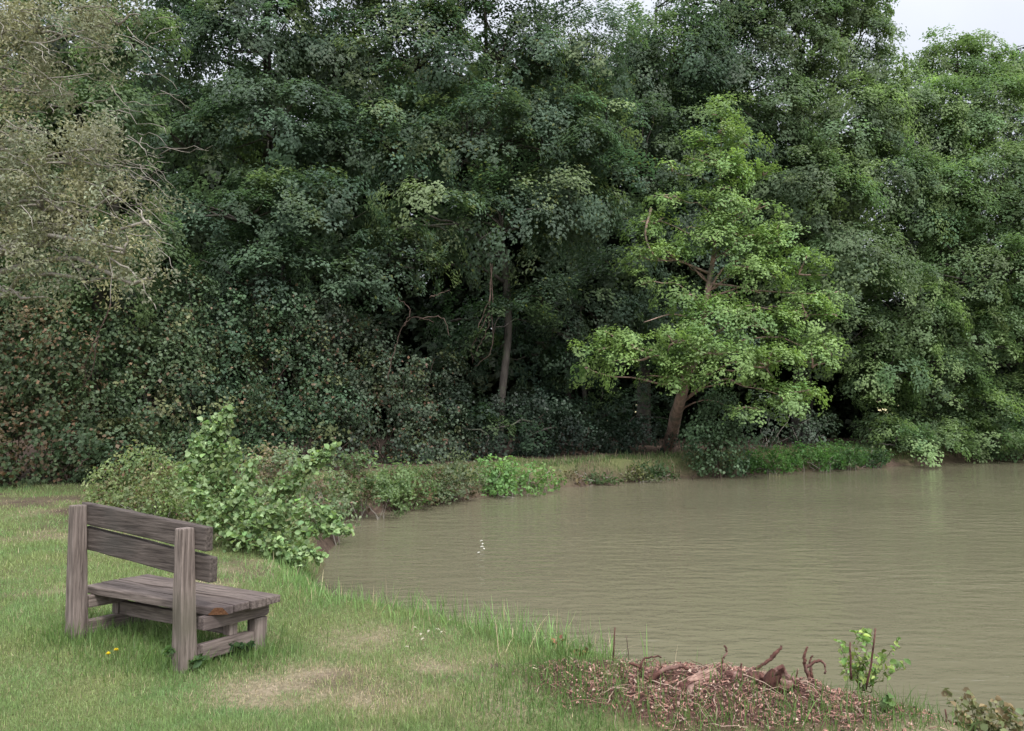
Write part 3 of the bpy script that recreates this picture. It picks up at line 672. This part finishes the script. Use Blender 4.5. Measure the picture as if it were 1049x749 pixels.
# ------------------------------------------------------------------ bench
BM = Matrix.Rotation(-.549, 4, 'Z') @ Matrix.Rotation(-.023, 4, 'Y') @ Matrix.Rotation(-.035, 4, 'X')
bench = empty('park_bench', (-2.848, 5.316, .006), 'weathered grey brown wooden bench on the lawn facing the pond', 'bench')
bench.matrix_world = Matrix.Translation((-2.848, 5.316, .006)) @ BM
def timber(name, lo, hi, mat, parent=None, bev=.007, warp=.003, edit=None, axis=0, cuts=8):
    bm = bmesh.new(); bmesh.ops.create_cube(bm, size=1)
    lo = np.array(lo); hi = np.array(hi)
    for v in bm.verts: v.co = Vector([lo[k] + (v.co[k] + .5) * (hi[k] - lo[k]) for k in range(3)])
    bmesh.ops.bevel(bm, geom=list(bm.edges), offset=bev, segments=2, profile=.6, affect='EDGES')
    ln = hi[axis] - lo[axis]
    for c in range(1, cuts):
        nrm = Vector((0, 0, 0)); nrm[axis] = 1; co = Vector((0, 0, 0)); co[axis] = lo[axis] + ln * c / cuts
        bmesh.ops.bisect_plane(bm, geom=list(bm.verts) + list(bm.edges) + list(bm.faces), plane_co=co, plane_no=nrm)
    ph = rng.uniform(0, 50)
    for v in bm.verts:
        for k in range(3):
            v.co[k] += warp * (float(vnoise(v.co[axis] * 9 + ph, k * 7.3 + v.co[(axis + 1) % 3] * 14, 3)) - .5) * 2
    mats = [mat]
    if edit: mats += edit(bm) or []
    me = bpy.data.meshes.new(name); bm.to_mesh(me); bm.free()
    for q in mats: me.materials.append(q)
    o = bpy.data.objects.new(name, me); COL.objects.link(o); o.parent = parent or bench
    return o
def taper(h, k=.72, lean=.0):
    def f(bm):
        for v in bm.verts:
            t = min(max(v.co.z / h, 0), 1)
            v.co.x = cx_[0] + (v.co.x - cx_[0]) * (1 + (k - 1) * t); v.co.y -= lean * t
            v.co.y = v.co.y * (1 - .15 * t)
    return f
Lp = 1.103
cx_ = [0]
for X0, hh in ((0, .856), (Lp, .778)):
    cx_[0] = X0
    timber('post', (X0 - .052, -.055, -.12), (X0 + .052, .05, hh), M_wz, edit=taper(hh, .64, .03), axis=2, bev=.010)
def skew(d):
    def f(bm):
        for v in bm.verts: v.co.z += d * (v.co.x / Lp)
    return f
timber('top_rail', (-.045, .020, .727), (Lp + .125, .078, .866), M_rail, edit=skew(-.075), bev=.009)
timber('lower_rail', (-.04, .034, .560), (Lp + .155, .090, .706), M_rail, edit=skew(-.085), bev=.009)
def chip(bm):
    co = Vector((Lp + .118, .100, .287)); no = Vector((.50, -.62, -.60)).normalized()
    r = bmesh.ops.bisect_plane(bm, geom=list(bm.verts) + list(bm.edges) + list(bm.faces), plane_co=co, plane_no=no, clear_outer=True)
    ed = [e for e in r['geom_cut'] if isinstance(e, bmesh.types.BMEdge)]
    fc = bmesh.ops.holes_fill(bm, edges=ed)['faces']
    for f_ in fc: f_.material_index = 1
    return [M_fresh]
W0, W1 = .085, .565
pw = (W1 - W0) / 4
for k in range(4):
    ex = (.17, .165, .18, .172)[k]
    timber('seat_plank', (-.085 - .01 * (k % 2), W0 + k * pw + .004, .262 + .003 * (k % 2)), (Lp + ex, W0 + (k + 1) * pw - .005, .31 + .004 * (k == 2)), M_wx, edit=chip if k == 0 else None, warp=.0035, bev=.006)
def cham(bm):
    co = Vector((0, W1 - .035, .185)); no = Vector((0, .75, -.75)).normalized()
    r = bmesh.ops.bisect_plane(bm, geom=list(bm.verts) + list(bm.edges) + list(bm.faces), plane_co=co, plane_no=no, clear_outer=True)
    bmesh.ops.holes_fill(bm, edges=[e for e in r['geom_cut'] if isinstance(e, bmesh.types.BMEdge)])
for X0 in (0, Lp):
    timber('seat_bearer', (X0 - .03 + .062 * (X0 > 0), .055, .178), (X0 + .03 + .062 * (X0 > 0), W1 - .02, .259), M_wy, edit=cham, axis=1)
    timber('side_stretcher', (X0 - .03 + .058 * (X0 > 0), .055, .01), (X0 + .028 + .058 * (X0 > 0), W1 - .13, .098), M_wy, axis=1)
    timber('leg', (X0 - .045 + .058 * (X0 > 0), W1 - .128, -.08), (X0 + .03 + .062 * (X0 > 0), W1 - .03, .175), M_wz, axis=2)
    timber('leg', (X0 - .04 - .0 + .035 * (X0 > 0), .265, .10), (X0 + .025 + .035 * (X0 > 0), .325, .176), M_wz, axis=2)
timber('long_stretcher', (.032, .27, .10), (Lp - .01, .32, .185), M_wx)

# ------------------------------------------------------------------ grubbed out stump: chippings, roots, log pieces
mb = MB(); k = 62000
x = rng.uniform(-.4, 2.2, k); y = rng.uniform(3.3, 5.0, k); m_ = mound(x, y)
ok = (rng.random(k) < np.clip((m_ - .2 - .28 * vnoise(x * 4, y * 4, 16) * (x < .6)) * 2.2, 0, 1) * (.35 + .65 * vnoise(x * 7, y * 7, 15))) & (lake_sd(x, y) > .05); x, y = x[ok], y[ok]; n = len(x)
z = height(x, y) + rng.uniform(0, .018, n)
a = rng.uniform(0, 2 * np.pi, n); L = rng.gamma(1.8, .0095, n).clip(.006, .10); w = (L * rng.uniform(.06, .26, n)).clip(.002, .007); cb = rng.random(n) < .35; L[cb] = rng.gamma(3, .0026, cb.sum()).clip(.003, .018); w[cb] = L[cb] * rng.uniform(.5, 1.0, cb.sum())
d = np.stack([np.cos(a), np.sin(a), rng.normal(.05, .35, n)], 1); d = unit(d); s_ = unit(np.cross(d, np.stack([0 * a, 0 * a, 1 + 0 * a], 1) + rng.normal(0, .5, (n, 3)))); u_ = np.cross(s_, d)
c = np.stack([x, y, z + .006], 1)
cols = np.array([(.28, .155, .12), (.21, .11, .085), (.36, .245, .19), (.11, .062, .052), (.29, .22, .17), (.05, .032, .027)])
tn = cols[rng.choice(6, n, p=[.28, .26, .13, .15, .1, .08])] * np.exp(rng.normal(0, .22, (n, 1)))
e1 = d * L[:, None] * .5; e2 = s_ * w[:, None] * .5; e3 = u_ * w[:, None] * np.where(cb, .8, .35)[:, None]
V = np.stack([c - e1 - e2, c - e1 + e2, c + e1 + e2 * .6, c + e1 - e2 * .6, c - e1 * .8 + e3, c + e1 * .8 + e3], 1)
b_ = np.arange(n)[:, None] * 6
mb.add(V, np.concatenate([b_ + [[0, 1, 2, 3]], b_ + [[0, 4, 5, 3]], b_ + [[1, 2, 5, 4]]]), np.concatenate([tn] * 3))
tag(mb.build('wood_chippings', M_chip), 'reddish wood chippings and splinters heaped where a stump was dug out', 'wood chippings', kind='stuff')
# fine fibrous rootlets
mb = MB()
for k in range(150):
    q = np.array([rng.normal(1.05, .5), rng.normal(4.2, .22)])
    if mound(*q) < .25: continue
    z = H(*q) + .01; a = rng.uniform(0, 6.28); L = rng.uniform(.05, .28)
    e = np.array([q[0] + math.cos(a) * L, q[1] + math.sin(a) * L])
    tube(mb, wig([*q, z], [*e, max(H(*e), z - .08) + rng.uniform(.0, .05)], rng.uniform(0, .15), .09, 7), np.linspace(rng.uniform(.0015, .004), .0012, 7), 3,
         np.array([(.24, .13, .10), (.36, .26, .2), (.12, .06, .05)][rng.integers(3)]))
tag(mb.build('rootlets', M_chip), 'tangle of fine torn rootlets over the chippings', 'rootlets', kind='stuff')

def solid_tube(name, label, cat, pts, rads, mat, group=None, n=9, jit=.10, forks=()):
    p = curve(pts, 6); m = MB(); o = np.asarray(pts[0], float); p[1:] += rng.normal(0, .0028, (len(p) - 1, 3))
    tube(m, p, np.interp(np.linspace(0, 1, len(p)), np.linspace(0, 1, len(rads)), rads) * (.72 + .3 * rng.random(len(p))), n, jit=jit)
    for fp, fr in forks:
        q = curve(fp, 5); q[1:] += rng.normal(0, .0025, (len(q) - 1, 3)); tube(m, q, np.interp(np.linspace(0, 1, len(q)), [0, 1], fr), 6, jit=jit)
    ob = m.build(name, mat, None, o, True); ob.location = o
    return tag(ob, label, cat, group)
GR = 'torn roots and sticks on the dug out stump'
A = lambda px, py, d=4.24: at(px, py, d - .14 if d > 4.3 else d)
solid_tube('root', 'long dark root snag curving up to the right over the water', 'root', [A(752, 697), A(760, 688), A(768, 683), A(780, 676), A(790, 668), A(797, 659)], [.014, .012, .010, .009, .012, .006], M_root, GR, forks=[([A(762, 688), A(757, 683), A(756, 676)], (.010, .004))])
solid_tube('root', 'slender hooked root standing up beside the pale log end', 'root', [A(733, 694), A(736, 682), A(738, 672), A(742, 665), A(740, 659)], [.011, .009, .005, .005, .007], M_root, GR)
solid_tube('root', 'thick flat root arching low across the top of the chippings', 'root', [A(722, 706, 4.36), A(745, 696, 4.38), A(762, 690, 4.4), A(775, 694, 4.4)], [.014, .012, .010, .006], M_root, GR)
solid_tube('root', 'twisted red root forking upward left of the leafy sprout', 'root', [A(832, 702), A(824, 686), A(820, 672), A(824, 659)], [.016, .013, .009, .005], M_root, GR,
           forks=[([A(822, 680), A(832, 674), A(840, 676), A(842, 686)], (.009, .005)), ([A(826, 690), A(834, 700), A(840, 704)], (.009, .006)), ([A(828, 690), A(826, 676), A(829, 668)], (.008, .004))])
solid_tube('root', 'knot of splayed dark roots at the left end of the heap', 'root', [A(668, 706, 4.4), A(664, 690, 4.45), A(655, 680, 4.5), A(642, 676, 4.5)], [.02, .017, .012, .006], M_root, GR,
           forks=[([A(664, 690, 4.45), A(650, 692, 4.45), A(636, 690, 4.45)], (.012, .005)), ([A(664, 694, 4.4), A(676, 684, 4.4), A(694, 679, 4.4), A(702, 681, 4.4)], (.016, .008)), ([A(666, 696, 4.4), A(654, 682, 4.4), A(660, 671, 4.4), A(676, 670, 4.4)], (.008, .004)), ([A(668, 700, 4.36), A(682, 700, 4.36), A(692, 710, 4.3)], (.007, .003))])
solid_tube('root', 'pale bowed root lying in the grass at the bottom edge left of the heap', 'root', [at(544, 724, 4.15), at(547, 736, 4.05), at(556, 742, 4.0), at(575, 742, 4.0), at(592, 734, 4.05)], [.006, .008, .008, .007, .004], M_log, GR)
solid_tube('root', 'pale thin root looping over the chippings below the long dark snag', 'root', [A(690, 716, 4.25), A(705, 708, 4.28), A(728, 706, 4.3), A(748, 712, 4.25)], [.004, .006, .005, .003], M_log, GR, n=6)
solid_tube('root', 'grey bent root hanging down the heap in front of the twisted red root', 'root', [A(814, 682, 4.35), A(811, 694, 4.3), A(816, 706, 4.25), A(826, 716, 4.2)], [.004, .006, .006, .004], M_log, GR, n=6)
# pale split log end, lying
def log_piece(name, label, p0, p1, r0, r1, mat, hollow=False):
    o = np.asarray(p0, float); ax = unit(np.asarray(p1) - p0); sd1 = unit(np.cross(ax, [0, 0, 1.0])); sd2 = np.cross(sd1, ax)
    m = MB(); p = wig(p0, p1, .03, .02, 14)
    tube(m, p, np.linspace(r0, r1, 14) * .8, 22, jit=.10)
    for k in range(70):                                   # torn fibres standing proud along and past both ends
        a = rng.uniform(0, 6.28); rr = np.linspace(r0, r1, 14)
        i0 = rng.integers(0, 6); i1 = rng.integers(8, 14)
        off = sd1 * math.cos(a) + sd2 * math.sin(a)
        q = p[i0:i1] + off * rr[i0:i1, None] * rng.uniform(.72, .95); q = q + ax * rng.uniform(-.02, .03) + rng.normal(0, .0016, q.shape)
        tube(m, q, np.linspace(.009, .003, len(q)) * rng.uniform(.5, 1.1), 5, jit=.2)
    ob = m.build(name, mat, None, o, False); ob.location = o; return ob
lg = log_piece('log', 'x', at(690, 708, 4.16), at(730, 689, 4.26), .038, .05, M_log); tag(lg, 'pale pink split log end half buried in the chippings', 'log', GR)
# dark hollow stump stub: a ragged ring with depth
def stub(label, c, r, h):
    bm = bmesh.new(); n_ = 18; rings = []
    for kz, (z, rr) in enumerate([(-.06, 1.15), (h * .5, 1.0), (h, .95), (h * .97, .62), (h * .25, .5)]):
        ring = []
        for q in range(n_):
            a = q / n_ * 6.283; rag = (vnoise(q * .9, 5.0, 7) - .5)
            R_ = r * rr * (1 + .25 * (vnoise(q * .6, 1.0, 9) - .5)); zz = z + (float(rag) * h * .55 if kz in (2, 3) else 0)
            ring.append(bm.verts.new((R_ * math.cos(a), R_ * math.sin(a) * .8, zz)))
        rings.append(ring)
    for a_, b2 in zip(rings[:-1], rings[1:]):
        for q in range(n_): bm.faces.new((a_[q], a_[(q + 1) % n_], b2[(q + 1) % n_], b2[q]))
    bm.faces.new(rings[-1])
    me = bpy.data.meshes.new('stump'); bm.to_mesh(me); bm.free(); me.materials.append(M_root)
    o = bpy.data.objects.new('stump', me); o.location = c; o.rotation_euler = (.5, .25, .2); COL.objects.link(o); return tag(o, label, 'stump', GR)
stub('dark hollow stump stub with a ragged rim in the middle of the heap', A(787, 706, 4.17), .075, .13)
# clods of rotten wood
def clod(label, c, r):
    bm = bmesh.new(); bmesh.ops.create_icosphere(bm, subdivisions=3, radius=r); ph = rng.uniform(0, 40)
    for v in bm.verts:
        q = v.co / r
        f_ = .45 + 1.2 * float(fbm(q.x * 1.6 + ph, q.y * 1.6 + q.z * 2.1, 4, 3)); v.co = v.co * f_; v.co.z *= .7
    me = bpy.data.meshes.new('wood_clod'); bm.to_mesh(me); bm.free(); me.materials.append(M_root)
    o = bpy.data.objects.new('wood_clod', me); o.location = c; o.rotation_euler = rng.uniform(0, 6, 3); COL.objects.link(o); return tag(o, label, 'wood clod', GR)
for px, py, r, lb in [(802, 706, .034, 'knobbly clod of rotten wood right of the hollow stub'), (770, 706, .035, 'red clod of rotten wood left of the hollow stub'), (752, 704, .026, 'small clod under the arching flat root'),
                      (700, 692, .036, 'dark clod beside the pale log end'), (812, 720, .024, 'small clod on the front slope below the twisted red root'), (745, 722, .022, 'small clod on the front slope below the arching flat root')]:
    x, d = at(px, py, 4.16)[:2]; clod(lb, (x, d, H(x, d) + r * .5), r * 1.15)
# upright sticks
GS = 'upright cut sticks along the near shore'
for (x0, y0, x1, y1, d, r, lb) in [(627, 678, 629, 640, 4.7, .005, 'bare upright stick between long grass and the root knot'), (882, 702, 893, 641, 4.12, .006, 'tall upright cut stick in the leafy sprout'),
                                   (868, 692, 867, 655, 4.12, .006, 'short upright cut stick left of the taller one'), (884, 752, 880, 718, 3.9, .008, 'dark stick stub at the bottom edge right of the heap'),
                                   (965, 755, 962, 722, 3.9, .005, 'thin dark twig left of the dry plant at the bottom right corner'), (1046, 752, 1049, 728, 3.85, .009, 'dark twig at the bottom right corner'),
                                   (643, 676, 640, 648, 4.7, .003, 'thin pale twig right of the bare upright stick')]:
    p = wig(at(x0, y0, d), at(x1, y1, d), 0, .03, 6); m = MB(); tube(m, p - p[0], np.linspace(r, r * .7, 6), 7, jit=.06)
    o = m.build('stick', M_root if r > .0045 else M_vine, None, None, True); o.location = p[0]; tag(o, lb, 'stick', GS)

# small plants at the near shore
def sprout(name, label, bpx, tips, d, base, leaf, nper, lm=M_bright, sp=.08, r0=.004, **kw):
    b = at(*bpx, d)
    return sapling(name, label, 'plant', [[b + [rng.normal(0, .02), 0, 0], (b + at(*t, d + rng.normal(0, .06))) / 2 + [0, 0, .02], at(*t, d + rng.normal(0, .1))] for t in tips], base, leaf, nper, lm, sp, 'small plants on the near shore', None, r0, 1, **kw)
sprout('leafy_sprout', 'leafy green sprout with toothed leaves around the two cut sticks', (880, 705), [(856, 658), (872, 648), (885, 645), (880, 672), (915, 658), (905, 672), (925, 680), (860, 684), (890, 690), (866, 675)], 4.25, (.16, .25, .075), .036, 60, sp=.095, alt=(.27, .34, .10), pa=.3, aspect=.58)
sprout('dry_weed', 'dry tangled weed with some green leaves at the bottom right corner', (1000, 765), [(965, 712), (985, 708), (1000, 722), (1020, 715), (1035, 725), (975, 735), (1045, 735), (1010, 735), (1055, 745), (960, 745)], 3.9, (.15, .16, .07), .032, 95, M_soft, sp=.1, alt=(.2, .15, .08), pa=.35)
sprout('bramble_sprig', 'small bramble sprig with reddish leaves at the right end of the long grass', (585, 690), [(563, 655), (575, 652), (592, 668), (604, 662), (600, 680), (612, 672)], 4.85, (.10, .16, .05), .04, 40, sp=.05, alt=(.2, .09, .05), pa=.2)
sprout('ground_weed', 'broad leaved weed at the foot of the near bench post', (193, 684), [(175, 668), (185, 672), (205, 674), (215, 678)], 4.75, (.07, .12, .045), .06, 60, M_leaf, sp=.05, aspect=.5)
sprout('ground_weed', 'dark leafy weed under the near end of the bench seat', (235, 668), [(222, 662), (240, 660), (252, 664), (262, 664)], 4.95, (.045, .085, .035), .05, 60, M_leaf, sp=.05, aspect=.6)
sprout('ground_weed', 'green weed at the right foot of the heap by the waterline', (905, 745), [(890, 722), (905, 718), (915, 728), (925, 735), (898, 735)], 4.0, (.10, .16, .05), .04, 70, sp=.06)

# dandelions
for px, py, lb in [(115, 672, 'yellow dandelion nearer the camera of the two beside the bench'), (123, 668, 'yellow dandelion closer to the bench of the two in the grass')]:
    p = spot(px, py + 6); root = empty('dandelion', p, lb, 'flower', 'dandelions by the bench')
    m = MB(); tube(m, wig([0, 0, 0], [.004, 0, .065], 0, .03, 5), .002, 5); m.build('stem', M_stem, root)
    m = MB(); q = 46; a = rng.uniform(0, 6.28, q); e = rng.uniform(.1, 1.2, q)
    dd = np.stack([np.cos(a) * np.cos(e), np.sin(a) * np.cos(e), np.sin(e)], 1); s_ = unit(np.cross(dd, [0, 0, 1.01])); c = np.array([.004, 0, .065])
    m.add(np.stack([c - s_ * .002 + 0 * dd, c + s_ * .002 + 0 * dd, c + dd * .014 + s_ * .003, c + dd * .014 - s_ * .003], 1), np.arange(q * 4).reshape(q, 4), (.8, .62, .03)); m.build('flower_head', M_grass, root)
# pale dead leaves and floating feathers
def flake(name, label, cat, p, L, col, group):
    m = MB(); u = np.linspace(-1, 1, 5); a = rng.uniform(0, 6.28); ca, sa = math.cos(a), math.sin(a); V = []
    for q in u:
        w = .42 * (1 - q * q) ** .6 + .03
        for sgn in (-1, 0, 1):
            x_, y_ = q * L / 2, sgn * w * L / 2; V.append([ca * x_ - sa * y_, sa * x_ + ca * y_, L * (.25 * (1 - q * q) - .12 * abs(sgn) + .05)])
    f_ = [[3 * i_ + j_, 3 * i_ + j_ + 1, 3 * i_ + j_ + 4, 3 * i_ + j_ + 3] for i_ in range(4) for j_ in range(2)]
    m.add(V, f_, col); o = m.build(name, M_chip, None, None, True); o.location = [float(k_) for k_ in p]; return tag(o, label, cat, group)
for px, py in [(440, 652), (449, 650), (453, 653), (432, 655), (426, 648), (418, 668), (462, 640), (434, 660)]:
    p = spot(px, py) + [0, 0, .05]; flake('fallen_leaf', 'pale dry leaf lying in the long grass by the water', 'leaf', p, rng.uniform(.025, .04), (.27, .25, .18), 'pale dry leaves in the long grass')
for px, py in [(493.5, 554), (494.7, 557), (494, 560), (496, 562), (490.7, 566)]:
    d = (CH - WATER) * F / (py - YH); p = [(px - 524.5) / F * d, d, WATER + .012]; flake('feather', 'small white feather floating in a loose cluster on the open pond', 'feather', p, .045, (.48, .47, .43), 'white feathers adrift on the pond')

# hanging dead vines in the dark hollow
GV = 'bare vines in the shade of the middle maple'
def vines(label, S):
    o = at(*S[0][0]); m = MB()
    for P in S:
        p = curve([at(*q) for q in P], 6); p = p + rng.normal(0, .015, p.shape); tube(m, p - o, np.linspace(.014, .005, len(p)), 5)
    ob = m.build('vine', M_vine, None, None, True); ob.location = o; tag(ob, label, 'vine', GV)
vines('bundle of reddish hanging vines splaying out above the thin maple trunk', [[(503, 270, 19.6), (502, 310, 19.5), (498, 340, 19.4), (486, 362, 19.3)], [(504, 270, 19.6), (500, 320, 19.5), (484, 355, 19.4), (484, 372, 19.4)], [(503, 270, 19.6), (505, 330, 19.5), (503, 360, 19.4), (486, 376, 19.4)], [(502, 300, 19.5), (488, 345, 19.4), (482, 356, 19.4)]])
vines('forked dead branch leaning out of the ivy left of the hanging vines', [[(397, 390, 18.2), (404, 360, 18.2), (412, 335, 18.1), (425, 325, 18), (445, 330, 17.8)], [(412, 335, 18.1), (420, 318, 18), (408, 305, 18)], [(430, 327, 18), (452, 325, 17.8), (462, 345, 17.7)], [(440, 305, 18), (452, 300, 18), (462, 296, 18)]])
vines('pale dead bough slanting down from the willow tip into the ivy', [[(112, 310, 13.8), (100, 345, 13.9), (95, 380, 14), (75, 410, 14.2)], [(100, 345, 13.9), (92, 360, 13.8), (85, 395, 14)]])
vines('straight dead stick leaning against the bramble thicket by the lawn', [[(78, 482, 14.1), (90, 468, 14.3), (98, 455, 14.6)]])

# ------------------------------------------------------------------ light, sky, camera
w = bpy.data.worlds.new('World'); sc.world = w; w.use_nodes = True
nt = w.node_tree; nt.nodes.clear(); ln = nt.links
EL, AZ = math.radians(52), math.radians(150)          # sun to the right and behind the camera
sky = N(nt, 'ShaderNodeTexSky'); sky.sky_type = 'NISHITA'; sky.sun_disc = False; sky.sun_elevation = EL; sky.sun_rotation = AZ; sky.air_density = 1.5; sky.dust_density = 3
tc = N(nt, 'ShaderNodeTexCoord'); no = N(nt, 'ShaderNodeTexNoise'); no.inputs['Scale'].default_value = 2.6; no.inputs['Detail'].default_value = 6
ln.new(tc.outputs['Generated'], no.inputs['Vector'])
cl = N(nt, 'ShaderNodeValToRGB'); cl.color_ramp.elements[0].color = (8.6, 8.9, 9.9, 1); cl.color_ramp.elements[1].color = (11.2, 11.5, 12.4, 1)
cl.color_ramp.elements[0].position = .3; cl.color_ramp.elements[1].position = .7
ln.new(no.outputs['Fac'], cl.inputs[0])
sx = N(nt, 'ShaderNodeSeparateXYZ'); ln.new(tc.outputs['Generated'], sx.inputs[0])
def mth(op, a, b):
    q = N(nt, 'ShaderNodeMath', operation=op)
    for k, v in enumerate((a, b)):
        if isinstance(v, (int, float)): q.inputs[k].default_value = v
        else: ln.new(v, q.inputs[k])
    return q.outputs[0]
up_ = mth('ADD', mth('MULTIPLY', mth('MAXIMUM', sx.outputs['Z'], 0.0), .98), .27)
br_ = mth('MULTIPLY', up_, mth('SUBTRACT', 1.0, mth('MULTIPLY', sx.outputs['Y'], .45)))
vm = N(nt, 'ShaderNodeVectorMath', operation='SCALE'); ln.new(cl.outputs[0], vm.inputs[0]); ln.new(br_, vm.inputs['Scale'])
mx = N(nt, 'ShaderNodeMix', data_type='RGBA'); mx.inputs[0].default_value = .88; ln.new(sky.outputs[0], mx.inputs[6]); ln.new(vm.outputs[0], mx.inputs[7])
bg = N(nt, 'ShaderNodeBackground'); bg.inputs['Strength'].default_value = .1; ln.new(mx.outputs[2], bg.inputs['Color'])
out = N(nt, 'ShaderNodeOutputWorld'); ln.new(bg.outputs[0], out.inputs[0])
sl = bpy.data.lights.new('sun', 'SUN'); sl.energy = 1.5; sl.angle = math.radians(11); sl.color = (1, .975, .95)
so = bpy.data.objects.new('sun', sl); COL.objects.link(so); so.location = (0, 0, 30)
sd_ = Vector((math.sin(AZ) * math.cos(EL), math.cos(AZ) * math.cos(EL), math.sin(EL)))
so.rotation_euler = sd_.to_track_quat('Z', 'Y').to_euler()
cam = bpy.data.cameras.new('camera'); co = bpy.data.objects.new('camera', cam); COL.objects.link(co)
cam.sensor_width = 36; cam.lens = F / 1049 * 36; cam.clip_end = 2000; cam.clip_start = .05
co.location = (0, 0, CH); co.rotation_euler = (math.pi / 2 + math.atan((YH - 374.5) / F), 0, 0)
sc.camera = co
vs = sc.view_settings; print('FACES', sum(len(o.data.polygons) for o in bpy.data.objects if o.type == 'MESH')); vs.view_transform = 'Standard'; vs.look = 'None'; vs.gamma = 1; vs.use_curve_mapping = False; vs.exposure = 1.27
sc.render.engine = 'CYCLES'
cy = sc.cycles; cy.max_bounces = 5; cy.diffuse_bounces = 3; cy.glossy_bounces = 2; cy.transmission_bounces = 3; cy.transparent_max_bounces = 4
cy.use_denoising = True; cy.denoiser = 'OPENIMAGEDENOISE'; cy.denoising_input_passes = 'RGB_ALBEDO_NORMAL'
cy.sample_clamp_indirect = 6
